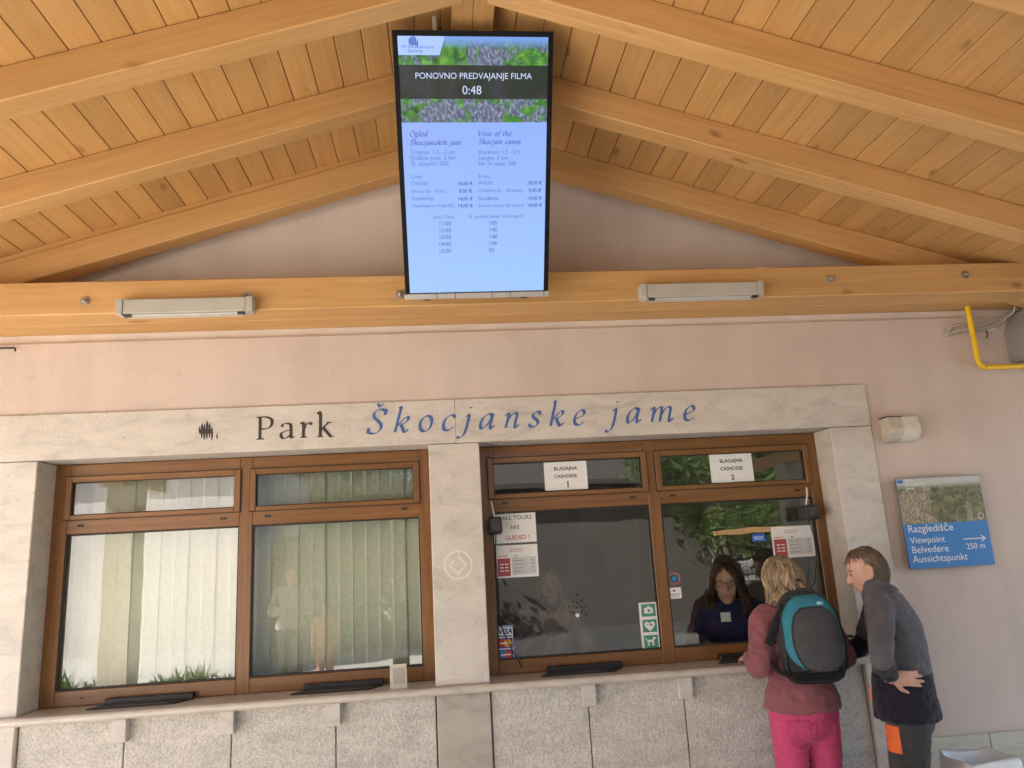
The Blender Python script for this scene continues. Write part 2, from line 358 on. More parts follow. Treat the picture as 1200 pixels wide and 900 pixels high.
# stone surround: lintel of two stones, jambs, middle pillar
for a, b in ((-2.44, .0745), (.0757, 2.56)):
    MB().box(a, b, 0, .26, 2.352, 2.605).build('lintel_stone', 'limestone', off, bevel=.0025)
for a, b in ((-2.44, -2.177), (2.30, 2.56)):
    MB().box(a, b, .0, .26, 1.06, 2.349).build('jamb_stone', 'limestone', off, bevel=.004)
MB().box(-2.44, -2.18, .0, .26, 0, 1.018).build('jamb_stone', 'limestone', off, bevel=.004)
MB().box(2.302, 2.56, .0, .26, 0, 1.06).build('jamb_stone', 'limestone', off, bevel=.004)
MB().box(-.082, .205, 0, .24, 1.06, 2.349).build('pillar_stone', 'limestone', off, bevel=.004)
MB().box(-.080, .203, .012, .24, 0, 1.018).build('pillar_stone', stone('grey limestone', (.45, .40, .34), bump=.2), off, bevel=.004)
# window sill with a rounded nose
prof = [(.27, 1.06), (-.03, 1.06)]+[(-.035-.02*math.sin(R(a)), 1.04+.02*math.cos(R(a))) for a in (15, 45, 75, 105, 135, 165)]+[(-.03, 1.02), (.27, 1.02)]
MB().prism([(-2.62, y, z) for y, z in prof], (4.92, 0, 0)).build('window_sill', 'sillstone', off)
joints = [-2.177, -1.663, -1.134, -.606, -.084]
joints2 = [.207, .731, 1.259, 1.788, 2.298]
for J in (joints, joints2):
    for a, b in zip(J, J[1:]):
        MB().box(a+.003, b-.003, .03, .12, .0, 1.018).build('hammered_panel', 'hammered', off, bevel=.003)
MB().box(-2.43, 2.55, .125, .28, 0, 1.0).build('core_wall', 'gasket', off)
for x in (-1.675, -1.149, -.614, .731, 1.261, 1.79):
    p = [(-.022, 1.019), (-.022, .955), (-.012, .905), (.029, .905), (.029, 1.019)]
    MB().prism([(x-.037, y, z) for y, z in p], (.074, 0, 0)).build('corbel', 'limestone', off, bevel=.003)
for a, b in ((2.563, 2.946), (2.949, 3.75), (3.753, 4.6), (4.603, 5.5)):
    MB().box(a, b, -.012, .013, 0, .607).build('plinth_slab', 'plinth', off, bevel=.003)
for a, b in ((-3.4, -2.443), (-4.4, -3.403)):
    MB().box(a, b, -.012, .013, 0, .607).build('plinth_slab', 'plinth', off, bevel=.003)
# windows
def window(x0, xa, xm0, xm1, xb, x1, slots):
    f = MB(); y0, y1 = .2, .28
    f.box(x0, xa, y0, y1, 1.061, 2.35, 1).box(xm0, xm1, y0+.001, y1, 1.06, 2.349, 1).box(xb, x1, y0, y1, 1.061, 2.35, 1)
    for a, b in ((xa, xm0), (xm1, xb)):
        f.box(a, b, y0+.002, y1, 1.062, 1.14).box(a, b, y0+.002, y1, 1.96, 2.05).box(a, b, y0+.002, y1, 2.27, 2.348)
    win = f.build('window', ['frame', 'frame_v'], off, bevel=.003)
    for a, b in ((xa, xm0), (xm1, xb)):
        # glazing beads and the fixed lower pane
        q = MB(); t = .008
        q.box(a, a+t, .212, .24, 1.141, 1.959).box(b-t, b, .212, .24, 1.141, 1.959).box(a+t, b-t, .212, .24, 1.141, 1.149).box(a+t, b-t, .212, .24, 1.951, 1.959)
        q.build('gasket', 'gasket', win)
        MB().box(a+.002, b-.002, .22, .226, 1.142, 1.958).build('pane', 'glass', win)
        # tilting sash above
        a2, b2 = a-.014, b+.005; s = MB(); k = .033
        s.box(a2, a2+k, .186, .245, 2.038, 2.279, 1).box(b2-k, b2, .186, .245, 2.038, 2.279, 1)
        s.box(a2+k, b2-k, .187, .245, 2.038, 2.064).box(a2+k, b2-k, .187, .245, 2.246, 2.279)
        s.build('transom_sash', ['frame', 'frame_v'], win, bevel=.003)
        MB().box(a2-.004, b2+.004, .196, .21, 2.034, 2.038).box(a2-.004, b2+.004, .196, .21, 2.279, 2.283).box(a2-.004, a2, .196, .21, 2.034, 2.283).box(b2, b2+.004, .196, .21, 2.034, 2.283).build('sash_seal', 'gasket', win)
        MB().box(a2+k-.004, b2-k+.004, .213, .219, 2.062, 2.248).build('pane', 'glass', win)
        MB().box(a2+k, a2+k+.004, .198, .213, 2.064, 2.246).box(b2-k-.004, b2-k, .198, .213, 2.064, 2.246).box(a2+k+.004, b2-k-.004, .198, .213, 2.064, 2.068).box(a2+k+.004, b2-k-.004, .198, .213, 2.242, 2.246).build('gasket', 'gasket', win)
    for px, py in slots:
        p = at(px, py, .2); MB().box(p.x-.017, p.x+.017, .198, .21, p.z-.006, p.z+.006).build('vent_slot', 'gasket', win)
window(-2.177, -2.10, -1.166, -1.094, -.15, -.05, ((94.5, 616), (262, 607.6), (314, 605), (474, 596)))
window(.185, .27, 1.212, 1.284, 2.235, 2.30, ((591.5, 589.8), (741.5, 582.9), (788.5, 580.7), (934.8, 574.4)))
MB().cyl((-1.96, .199, 1.10), (-1.96, .203, 1.10), .006).build('screw_hole', 'gasket', off)
# the two rooms behind the glass
MB().box(-3.2, 3.2, .3, 3.6, -.02, .02).build('room_floor', 'innerfloor', off)
MB().box(-3.2, 3.2, .3, 3.6, 2.62, 2.70).build('room_ceiling', 'inner', off)
MB().box(-3.2, 3.2, 3.5, 3.6, .02, 2.62).build('room_back_wall', 'inner', off)
MB().box(-3.2, -3.1, .3, 3.5, .02, 2.62).build('room_side_wall', 'inner', off)
MB().box(3.1, 3.2, .3, 3.5, .02, 2.62).build('room_side_wall', 'inner', off)
MB().box(.02, .10, .28, .95, .02, 2.62).build('partition_wall', 'inner', off)
# door and panel on the back wall of the cash room
MB().box(.55, 1.35, 3.46, 3.498, .02, 2.1).build('inner_door', plain('door paint', (.42, .37, .31), .5), off, bevel=.004)
MB().box(2.0, 2.9, 3.44, 3.498, .9, 2.0).build('notice_board', plain('board', (.36, .31, .26), .6), off, bevel=.004)

# ================================================================== lettering (broad-nib strokes)
def nib(path, wmax, wmin, ang, sub=7, taper=(1, 1)):
    P, Q = spline([Vector((x, y, 0)) for x, y in path], [Vector((1, 1))]*len(path), sub); n = len(P); L, Rr = [], []
    for i, p in enumerate(P):
        t = (P[min(i+1, n-1)]-P[max(i-1, 0)]); t = t.normalized() if t.length else Vector((1, 0, 0))
        ph = math.atan2(t.y, t.x); h = .5*math.hypot(wmax*math.sin(ph-ang), wmin)
        u = i/(n-1); h *= taper[0]*(1-u)+taper[1]*u if taper != (1, 1) else 1
        nn = Vector((-t.y, t.x, 0)); L.append(p+nn*h); Rr.append(p-nn*h)
    return L+Rr[::-1]
def arc(cx, cy, rx, ry, a0, a1, n=12): return [(cx+rx*math.cos(R(a0+(a1-a0)*i/n)), cy+ry*math.sin(R(a0+(a1-a0)*i/n))) for i in range(n+1)]
XH = .44
IT = {  # upright skeletons, slanted afterwards: (advance, strokes)
 'o': (.46, [arc(.21, .22, .165, .225, 100, 280), arc(.21, .22, .165, .225, -80, 100)]),
 'c': (.40, [[(.345, .36), (.31, .425), (.22, .44), (.10, .36), (.05, .20), (.09, .05), (.19, 0), (.28, .02), (.35, .09)]]),
 'e': (.40, [[(.06, .19), (.16, .21), (.28, .27), (.32, .35), (.27, .43), (.19, .43), (.09, .33), (.05, .18), (.09, .05), (.18, 0), (.27, .02), (.34, .09)]]),
 'a': (.50, [[(.34, .36), (.27, .43), (.19, .42), (.08, .31), (.035, .15), (.065, .03), (.125, .01), (.21, .08), (.30, .24), (.345, .40)], [(.36, .44), (.335, .22), (.33, .07), (.36, .005), (.41, .03), (.46, .09)]]),
 'n': (.53, [[(.0, .35), (.055, .42), (.095, .42), (.105, .34), (.085, .0)], [(.09, .15), (.15, .31), (.24, .42), (.315, .43), (.35, .36), (.34, .12), (.355, .01), (.40, .01), (.46, .09)]]),
 'm': (.80, [[(.0, .35), (.055, .42), (.095, .42), (.105, .34), (.085, .0)], [(.09, .15), (.15, .31), (.24, .42), (.31, .43), (.34, .36), (.33, .0)], [(.335, .15), (.40, .31), (.49, .42), (.57, .43), (.61, .36), (.60, .12), (.615, .01), (.66, .01), (.72, .09)]]),
 's': (.37, [[(.30, .35), (.27, .42), (.19, .44), (.10, .40), (.085, .32), (.15, .25), (.24, .18), (.27, .10), (.22, .02), (.13, -.005), (.05, .03), (.03, .10)]]),
 'S': (.52, [[(.42, .54), (.40, .64), (.30, .69), (.17, .665), (.10, .57), (.13, .46), (.25, .36), (.36, .25), (.385, .13), (.31, .02), (.18, -.01), (.07, .03), (.03, .14)], [(.43, .69), (.42, .52)], [(.03, .0), (.035, .16)]]),
 'k': (.50, [[(.03, .71), (.10, .72), (.095, .40), (.085, .0)], [(.09, .16), (.19, .30), (.30, .42), (.37, .43), (.385, .36), (.32, .27), (.20, .225)], [(.20, .235), (.27, .12), (.33, .02), (.39, .0), (.45, .08)]]),
 'j': (.27, [[(.04, .37), (.10, .43), (.135, .42), (.14, .30), (.12, .0), (.07, -.17), (-.02, -.235), (-.10, -.20)], [(.15, .625), (.15, .66)]]),
 'i': (.27, [[(.02, .36), (.08, .43), (.115, .42), (.11, .25), (.105, .06), (.13, .0), (.18, .02), (.22, .08)], [(.13, .625), (.13, .66)]]),
 'l': (.26, [[(.03, .71), (.10, .72), (.105, .40), (.10, .07), (.13, .0), (.18, .02), (.22, .08)]]),
 'd': (.50, [[(.33, .36), (.27, .43), (.19, .42), (.08, .31), (.035, .15), (.065, .03), (.125, .01), (.21, .08), (.30, .24)], [(.29, .71), (.36, .72), (.345, .40), (.33, .07), (.36, .005), (.41, .03), (.46, .09)]]),
 'h': (.53, [[(.03, .71), (.10, .72), (.095, .40), (.085, .0)], [(.09, .15), (.15, .31), (.24, .42), (.315, .43), (.35, .36), (.34, .12), (.355, .01), (.40, .01), (.46, .09)]]),
 'g': (.46, [arc(.20, .27, .14, .165, 90, 450), [(.10, .13), (.12, .07), (.28, .02), (.33, -.08), (.25, -.20), (.10, -.21), (.01, -.13), (.07, -.03), (.14, .03)], [(.32, .38), (.42, .43)]]),
 't': (.30, [[(.14, .58), (.12, .40), (.105, .08), (.14, .0), (.20, .02), (.25, .09)], [(.02, .42), (.25, .43)]]),
 'f': (.30, [[(.36, .68), (.29, .72), (.21, .66), (.16, .45), (.11, .0), (.05, -.18), (-.04, -.22)], [(.04, .42), (.29, .43)]]),
 'v': (.44, [[(.01, .36), (.07, .43), (.11, .38), (.15, .0), (.25, .13), (.35, .32), (.36, .43)]]),
 'O': (.70, [arc(.33, .34, .27, .35, 100, 280), arc(.33, .34, .27, .35, -80, 100)]),
 'V': (.62, [[(.04, .69), (.22, .0)], [(.22, .0), (.56, .69)], [(-.03, .685), (.14, .685)], [(.46, .685), (.63, .685)]]),
 ' ': (.30, []),
}
RO = {
 'P': (.60, [[(.13, .68), (.13, .0)], [(.03, .672), (.13, .672)], [(.03, .009), (.25, .009)], [(.14, .672), (.30, .67), (.45, .60), (.48, .49), (.42, .36), (.28, .31), (.15, .32)]]),
 'a': (.48, [[(.07, .35), (.10, .42), (.20, .45), (.31, .42), (.335, .32), (.335, .10), (.36, .01), (.44, .04)], [(.335, .26), (.18, .22), (.06, .16), (.05, .07), (.11, .0), (.22, .02), (.335, .11)]]),
 'r': (.40, [[(.03, .41), (.12, .44), (.12, .0)], [(.03, .009), (.22, .009)], [(.13, .24), (.18, .37), (.26, .44), (.33, .43), (.36, .38)]]),
 'k': (.54, [[(.03, .70), (.12, .72), (.12, .0)], [(.03, .009), (.21, .009)], [(.13, .19), (.24, .31), (.37, .43)], [(.30, .431), (.46, .431)], [(.21, .28), (.33, .12), (.43, .0), (.53, .01)]]),
}
def nibtext(name, body, table, m, parent, m4, width, slant, track=.1, wmax=.085, wmin=.018, ang=R(32), ext=.0015, split=False):
    xs = 0; polys = []; own = []
    for ch in body:
        base, car = (('S' if ch == 'Š' else ch), ch == 'Š')
        adv, st = table[base]
        for s_ in st:
            q = nib(s_, wmax, wmin, ang); polys.append([(x+xs+slant*y, y) for x, y, _ in q])
        if car: polys += [[(x+xs+slant*y, y) for x, y, _ in nib(s_, wmax*.8, .022, R(60))] for s_ in ([(.14, .86), (.22, .76)], [(.22, .76), (.33, .86)])]
        xs += adv+track
        own += [xs]*(len(polys)-len(own))
    lo = min(x for p in polys for x, y in p); hi = max(x for p in polys for x, y in p); k = width/(hi-lo)
    mb = MB()
    for i, p in enumerate(polys):
        if split and i and own[i] != own[i-1]: mesh_obj(name, mb.mesh(name), m, parent, m4); mb = MB()
        # ribbon of quads, each stroke a hair deeper than the one before so that crossings never share a plane
        n = len(p)//2; e = ext*(1+.12*(i % 5)); A = [((x-lo)*k, y*k) for x, y in p[:n]]; B = [((x-lo)*k, y*k) for x, y in p[n:][::-1]]
        V = [[mb.bm.verts.new((*a, z)) for a in row] for row in (A, B) for z in (0, e)]
        a0, a1, b0, b1 = V
        for j in range(n-1):
            mb.bm.faces.new((a1[j], a1[j+1], b1[j+1], b1[j])); mb.bm.faces.new((a0[j], a0[j+1], a1[j+1], a1[j])); mb.bm.faces.new((b1[j], b1[j+1], b0[j+1], b0[j]))
        mb.bm.faces.new((a0[0], a1[0], b1[0], b0[0])); mb.bm.faces.new((a1[-1], a0[-1], b0[-1], b1[-1]))
    return mesh_obj(name, mb.mesh(name), m, parent, m4)
nibtext('letter', 'Park', RO, 'letter_black', off, face_matrix((-1.03, -.0008, 2.418)), .425, 0, track=.10, wmax=.088, wmin=.026, ang=R(15), split=True)
nibtext('letter', 'Škocjanske jame', IT, 'letter_blue', off, face_matrix((-.430, -.0008, 2.426)), 1.92, .24, track=.215, wmax=.086, wmin=.024, split=True)
# little emblem of hanging and standing dripstones
mb = MB()
for i, (x, z0, z1, w_) in enumerate(((-1.337, .035, .075, .012), (-1.325, .01, .095, .012), (-1.312, .0, .088, .013), (-1.298, .004, .108, .013), (-1.284, .012, .092, .012), (-1.271, -.004, .07, .011), (-1.243, .0, .034, .008))):
    z = 2.434; mb.prism([(x-w_/2*.5, -.0012, z+z0), (x+w_*.1, -.0012, z+z0-.008), (x+w_/2, -.0012, z+z0+.02), (x+w_/2, -.0012, z+z1-.03), (x, -.0012, z+z1), (x-w_/2, -.0012, z+z1-.024)], (0, .0018, 0))
mb.box(-1.335, -1.268, -.0016, .0008, 2.462, 2.488)
mb.build('dripstone_emblem', 'letter_black', off)
# round emblem cut into the pillar
mb = MB(); cx, cz = .060, 1.678
def ring(mb, r0, r1, n=40, a0=0, a1=360):
    for i in range(n):
        a, b = R(a0+(a1-a0)*i/n), R(a0+(a1-a0)*(i+1)/n)
        mb.prism([(cx+r0*math.cos(a), -.0014, cz+r0*math.sin(a)), (cx+r1*math.cos(a), -.0014, cz+r1*math.sin(a)), (cx+r1*math.cos(b), -.0014, cz+r1*math.sin(b)), (cx+r0*math.cos(b), -.0014, cz+r0*math.sin(b))], (0, .002, 0))
ring(mb, .070, .078)
d = .046; corners = [(0, d), (d, 0), (0, -d), (-d, 0)]
for (ax_, az), (bx, bz) in zip(corners[:], corners[1:]+corners[:1]):
    t = Vector((bx-ax_, bz-az)).normalized(); nn = Vector((-t.y, t.x))*.004
    if (ax_, az) == (-d, 0): bx, bz = ax_+(bx-ax_)*.62, az+(bz-az)*.62
    mb.prism([(cx+ax_+nn.x, -.0018, cz+az+nn.y), (cx+bx+nn.x, -.0018, cz+bz+nn.y), (cx+bx-nn.x, -.0018, cz+bz-nn.y), (cx+ax_-nn.x, -.0018, cz+az-nn.y)], (0, .002, 0))
for x0, z0, x1, z1 in ((.0, .046, .014, .073), (.0, -.046, .0, -.073)):
    mb.prism([(cx+x0-.003, -.0022, cz+z0), (cx+x0+.003, -.0022, cz+z0), (cx+x1+.003, -.0022, cz+z1), (cx+x1-.003, -.0022, cz+z1)], (0, .002, 0))
mb.build('round_emblem', plain('pale cut stone', (.76, .71, .65), .8), off)

# ================================================================== porch roof
rf = thing('porch_roof', 'open gabled porch roof of pine boards, rafters and a bolted tie beam', 'roof', (XR, -2.7, 2.7))
E0, E1, YF, YB = XR-4.4, XR+4.4, -5.4, .038
cs = 1/math.hypot(1, SL)
for side in (1, -1):
    n = Vector((SL*side, 0, 1)).normalized(); sp = .1266 if side > 0 else .1216
    x = (.667-4*.1266) if side > 0 else (-.306+3*.1216)
    first = x; k = 0
    edges = [XR+.002*side]+[e for e in [first+side*sp*i for i in range(42)] if (e-XR)*side > .03 and abs(e-XR) < 4.4]
    for a, b in zip(edges, edges[1:]):
        a2, b2 = a+side*.0016, b-side*.0016; c = (a2+b2)/2; hw = abs(b2-a2)/cs/2
        p = Vector((c, 0, roofz(c)))+n*.010
        member('roof_board', (p.x, YF+random.uniform(0, .01), p.z), (p.x, YB, p.z), hw*2, .02, 'pine', rf, up=n, bevel=.0028)
    p0 = Vector((XR+side*.001, 0, ZR))+n*.021; p1 = Vector((XR+side*4.42, 0, roofz(XR+side*4.42)))+n*.021
    MB().prism([(p0.x, YF-.02, p0.z), (p1.x, YF-.02, p1.z), (p1.x+n.x*.09, YF-.02, p1.z+n.z*.09), (p0.x+n.x*.09*0, YF-.02, p0.z+.094)], (0, YB-YF+.018, 0)).build('roof_covering', plain('dark roof tiles', (.10, .07, .05), .8), rf)
    # rafters
    for i, y in enumerate((-.2, -.853, -1.523, -2.185, -2.85, -3.51, -4.17, -4.84)):
        h = .147; drop = .0
        if i == 0 and side < 0: drop = .037
        a = Vector((XR+side*.098, 0, 0)); b = Vector((XR+side*4.36, 0, 0)); a.z, b.z = roofz(a.x), roofz(b.x)
        o_ = n*-(h/2+.001+drop)
        yc = y+.0575
        member('rafter', (a.x+o_.x, yc, a.z+o_.z), (b.x+o_.x, yc, b.z+o_.z), .115, h, 'beam', rf, up=n, bevel=.005)
        if drop: member('packing_strip', (a.x, yc+.01, a.z-.0195), (b.x, yc+.01, b.z-.0195), .10, .0365, 'pine', rf, up=n, bevel=.002)
member('ridge_beam', (XR-.049, YF+.02, 4.167), (XR-.049, YB, 4.167), .0955, .08, 'pine', rf, bevel=.003)
member('ridge_beam', (XR+.049, YF+.02, 4.167), (XR+.049, YB, 4.167), .0955, .08, 'pine', rf, bevel=.003)
tie = member('tie_beam', (-4.2, -.238, 3.153), (4.6, -.238, 3.153), .184, .182, 'beam', rf, bevel=.006)
member('tie_beam', (-4.2, -.053, 3.153), (4.6, -.053, 3.153), .182, .180, 'beam', rf, bevel=.006)
for px, py in ((100, 353), (288, 347.5), (973, 327), (1131, 322), (469, 345)):
    p = at(px, py, -.33)
    MB().cyl((p.x, -.331, p.z), (p.x, -.336, p.z), .024, .024, 20).cyl((p.x, -.336, p.z), (p.x, -.349, p.z), .0145, .0135, 6).cyl((p.x, -.349, p.z), (p.x, -.36, p.z), .008, .006, 10).build('bolt', 'steel', tie, bevel=.001)
for x in (-3.65, 4.36):
    zt = roofz(x)-.155-.02
    member('eaves_beam', (x, YF+.05, zt-.09), (x, -.335, zt-.09), .16, .17, 'beam', rf, bevel=.005)
for x, lab in ((-3.65, 'square pale rendered porch column on the left, reflected in the curtained window'), (4.36, 'square rendered porch column on the right, reflected beside the price sheet')):
    c = thing('porch_column', lab, 'column', (x, -4.37, 0), group='columns carrying the porch roof')
    MB().box(x-.16, x+.16, -4.53, -4.21, .12, roofz(x)-.345).build('shaft', 'concrete', c, bevel=.01)
    MB().box(x-.20, x+.20, -4.57, -4.17, 0, .119).build('base', 'limestone', c, bevel=.01)
# ================================================================== information screen
TB, TT = Vector((.2045, -.56, 3.05)), Vector((.2045, -1.25, 4.06)); TU = (TT-TB).normalized(); TLEN = (TT-TB).length; TN = Vector((1, 0, 0)).cross(TU)
TVW = .737
tv = link(bpy.data.objects.new('information_screen', None), None, face_matrix(TB, (1, 0, 0), TU), 'tall upright information screen tilted down over the tie beam, lit blue-white', 'screen')
def tvp(px, py):
    d = _r2*((px-600)/FPX) + _u2*((450-py)/FPX) + _f; P = CAM + d*((TB-CAM).dot(TN)/d.dot(TN)); q = P-TB
    return q.x, q.dot(TU)
def tm(x, y, z): return WM[tv] @ Matrix.Translation((x, y, z))
MB().box(-TVW/2, TVW/2, 0, TLEN, -.055, -.002).build('housing', plain('matt black housing', (.012, .012, .012), .6, spec=.15), tv, bevel=.006, local=True)
b_ = MB(); w2 = TVW/2
sx0, sy1 = -.345, TLEN-.024; sx1 = .345; sy0 = .004
b_.box(-w2, sx0, 0, TLEN, -.002, .004).box(sx1, w2, 0, TLEN, -.002, .004).box(sx0, sx1, sy1, TLEN, -.002, .004)
b_.build('bezel', plain('black bezel', (.008, .008, .009), .45, spec=.15), tv, local=True)
MB().box(-.25, .25, .25, .95, -.11, -.056).build('mount', 'darkgrey', tv, bevel=.01, local=True)
# the display: pale page
def screenmat():
    m, t, b, N, L = newmat('screen page'); tc = N('TexCoord'); sp = N('SeparateXYZ'); L(tc.outputs['Object'], sp.inputs[0])
    r = ramp(t, [(.0, (.37, .60, 1.0)), (.6, (.32, .51, 1.0)), (1, (.29, .45, 1.0))]); mr = N('MapRange'); mr.inputs[1].default_value = 0; mr.inputs[2].default_value = .8
    L(sp.outputs[1], mr.inputs[0]); L(mr.outputs[0], r.inputs[0]); L(r.outputs[0], b.inputs['Emission Color'])
    b.inputs['Emission Strength'].default_value = 1.0/2**EXPO; b.inputs['Base Color'].default_value = (.01, .01, .01, 1); b.inputs['Roughness'].default_value = .35
    return m
def picmat(name, strength, cols, scale, stretch=(1, 1, 1), emission=True, vert=1, cliff=None):
    """a printed or displayed landscape: hazy top, woods, pale rock"""
    m, t, b, N, L = newmat(name); tc = N('TexCoord'); mp = N('Mapping'); mp.inputs['Scale'].default_value = stretch; L(tc.outputs['Object'], mp.inputs[0])
    n1 = N('TexNoise'); n1.inputs['Scale'].default_value = scale; n1.inputs['Detail'].default_value = 9; n1.inputs['Roughness'].default_value = .72; n1.inputs['Distortion'].default_value = .8
    L(mp.outputs[0], n1.inputs['Vector'])
    r = ramp(t, cols['wood']); L(n1.outputs[0], r.inputs[0])
    n2 = N('TexNoise'); n2.inputs['Scale'].default_value = scale*.5; n2.inputs['Detail'].default_value = 5; n2.inputs['Distortion'].default_value = 1.2; L(mp.outputs[0], n2.inputs['Vector'])
    n3 = N('TexNoise'); n3.inputs['Scale'].default_value = scale*2.6; n3.inputs['Detail'].default_value = 6; n3.inputs['Roughness'].default_value = .7
    mp3 = N('Mapping'); mp3.inputs['Scale'].default_value = (1.6, .9, 1); mp3.inputs['Rotation'].default_value = (0, 0, R(25)); L(mp.outputs[0], mp3.inputs[0]); L(mp3.outputs[0], n3.inputs['Vector'])
    rk = ramp(t, cols['rock']); L(n3.outputs[0], rk.inputs[0])
    src = n2.outputs[0]
    if cliff:
        (cx_, cy_, cz_), rad, wt = cliff; ds = N('VectorMath'); ds.operation = 'DISTANCE'; ds.inputs[1].default_value = (cx_, cy_, cz_); L(tc.outputs['Object'], ds.inputs[0])
        mr2 = N('MapRange'); mr2.inputs[1].default_value = rad; mr2.inputs[2].default_value = 0; mr2.inputs[3].default_value = -wt*.08; mr2.inputs[4].default_value = wt; L(ds.outputs['Value'], mr2.inputs[0])
        ad = N('Math'); ad.operation = 'ADD'; L(src, ad.inputs[0]); L(mr2.outputs[0], ad.inputs[1]); src = ad.outputs[0]
    msk = ramp(t, [(.49, (0, 0, 0)), (.62, (1, 1, 1))]); L(src, msk.inputs[0])
    sp = N('SeparateXYZ'); L(tc.outputs['Object'], sp.inputs[0])
    mx = N('Mix'); mx.data_type = 'RGBA'; L(msk.outputs[0], mx.inputs[0]); L(r.outputs[0], mx.inputs[6]); L(rk.outputs[0], mx.inputs[7])
    hz = N('MapRange'); hz.inputs[1].default_value = cols['sky'][0]; hz.inputs[2].default_value = cols['sky'][1]; L(sp.outputs[vert], hz.inputs[0])
    m2 = N('Mix'); m2.data_type = 'RGBA'; L(hz.outputs[0], m2.inputs[0]); L(mx.outputs[2], m2.inputs[6]); m2.inputs[7].default_value = (*cols['sky'][2], 1)
    if emission:
        L(m2.outputs[2], b.inputs['Emission Color']); b.inputs['Emission Strength'].default_value = strength/2**EXPO; b.inputs['Base Color'].default_value = (.01, .01, .01, 1)
    else: L(m2.outputs[2], b.inputs['Base Color']); b.inputs['Roughness'].default_value = .4
    return m
py_ = tvp(558, 143.5)[1]; yb0, yb1 = tvp(558, 116)[1], tvp(558, 76.5)[1]
MB().box(sx0, sx1, sy0, py_, -.001, .001).build('page', screenmat(), tv, local=True)
PC = dict(wood=[(.25, (.004, .02, .01)), (.40, (.015, .09, .02)), (.54, (.08, .34, .03)), (.68, (.36, .70, .10)), (.82, (.8, .9, .45))],
          rock=[(.28, (.01, .02, .05)), (.46, (.10, .13, .22)), (.60, (.34, .38, .56)), (.78, (.75, .8, .95))], sky=(sy1-.05, sy1-.012, (.20, .42, .95)))
MB().box(sx0, sx1, yb0+.01, sy1, -.001, .001).build('picture', picmat('gorge picture', .85, PC, 21, cliff=((.07, TLEN-.10, 0), .11, .30)), tv, local=True)
MB().box(sx0, sx1, py_, yb0+.01, -.001, .001).build('picture', picmat('gorge foot picture', .85, dict(PC, sky=(5, 6, (0, 0, 0))), 19, cliff=((-.05, (py_+yb0)/2, 0), .55, .16)), tv, local=True)
PD = dict(wood=[(.3, (.003, .010, .008)), (.7, (.012, .035, .012))], rock=[(.3, (.008, .012, .02)), (.7, (.05, .055, .075))], sky=(5, 6, (0, 0, 0)))
MB().box(sx0, sx1, yb0, yb1, .0012, .0022).build('dark_band', picmat('darkened picture band', .8, PD, 12), tv, local=True)
lx, ly = tvp(493, 64.5); lx1 = tvp(518, 42)[0]
MB().prism([(sx0, ly, .0012), (lx1-.014, ly, .0012), (lx1+.012, sy1, .0012), (sx0, sy1, .0012)], (0, 0, .001)).build('logo_panel', emit('logo panel light', (.40, .58, 1.0)), tv, local=True)
scr_dark = emit('screen ink', (.035, .07, .34)); scr_blue = emit('screen ink blue', (.03, .08, .48)); scr_mid = emit('screen ink soft', (.085, .16, .52)); scr_white = emit('screen white', (.62, .72, 1))
def tvt(body, x0, x1, yb, m, z=.0016, bold=0, it=False):
    """x0..x1, yb measured in the enlarged view of the screen"""
    a = tvp(440+x0/2.5696, 10+yb/2.5696); b = tvp(440+x1/2.5696, 10+yb/2.5696)
    if it: return nibtext('screen_text', body, IT, m, tv, tm(a[0], a[1], z), b[0]-a[0], .22, track=.03, wmax=.10, wmin=.045, ext=.0003)
    return text('screen_text', body, m, tv, tm(a[0], a[1], z), width=b[0]-a[0], bold=bold, ext=.0003)
tvt('PONOVNO PREDVAJANJE FILMA', 119, 469, 211, scr_white, .0026)
tvt('0:48', 261, 318, 258, scr_white, .0026)
tvt('Ogled', 104, 158, 385, scr_dark, it=True); tvt('Škocjanskih jam', 104, 258, 411, scr_dark, it=True)
tvt('Visit of the', 310, 411, 384, scr_blue, it=True); tvt('Škocjan caves', 310, 438, 408, scr_blue, it=True)
for s_, a, b, y in (('Trajanje: 1,5 - 2 uri', 105, 240, 438), ('Dolžina poti: 3 km', 105, 239, 456), ('Št. stopnic: 500', 107, 219, 473), ('Duration: 1,5 - 2 h', 310, 433, 438), ('Lenght: 3 km', 310, 397, 456), ('Nr. of steps: 500', 310, 422, 473),
                    ('Cenik:', 107, 142, 511), ('Prices:', 310, 347, 511), ('Odrasli', 107, 157, 532), ('Adults', 310, 354, 530), ('Otroci (6 - 18 let)', 107, 212, 555), ('Children (6 - 18 years)', 310, 443, 553),
                    ('Študentje', 109, 175, 578), ('Students', 310, 370, 577), ('Upokojenci (nad 65)', 111, 237, 599), ('Seniors (over 65 years)', 310, 445, 598), ('Ura / Time', 174, 237, 633), ('Št. prostih mest / Free spots', 281, 443, 631)):
    tvt(s_, a, b, y, scr_mid)
for i, (p, y) in enumerate((('18,00 €', 532), ('9,00 €', 555), ('14,00 €', 578), ('14,00 €', 599))):
    tvt(p, 247 if i != 1 else 251, 290, y, scr_dark, bold=.01); tvt(p, 456 if i != 1 else 460, 498, y-2, scr_dark, bold=.01)
for i, (a, b) in enumerate((('11:00', '105'), ('12:00', '145'), ('13:00', '148'), ('14:00', '149'), ('15:00', '95'))):
    y = 653+20.7*i; tvt(a, 190, 224, y, scr_dark); tvt(b, 341, 362 if i < 4 else 356, y-2, scr_dark)
tvt('P.P. Škocjanske jame,', 78, 176, 119, scr_blue, .0026); tvt('Slovenija', 98, 142, 132, scr_blue, .0026)
mb = MB(); x, y = tvp(479, 51.5)
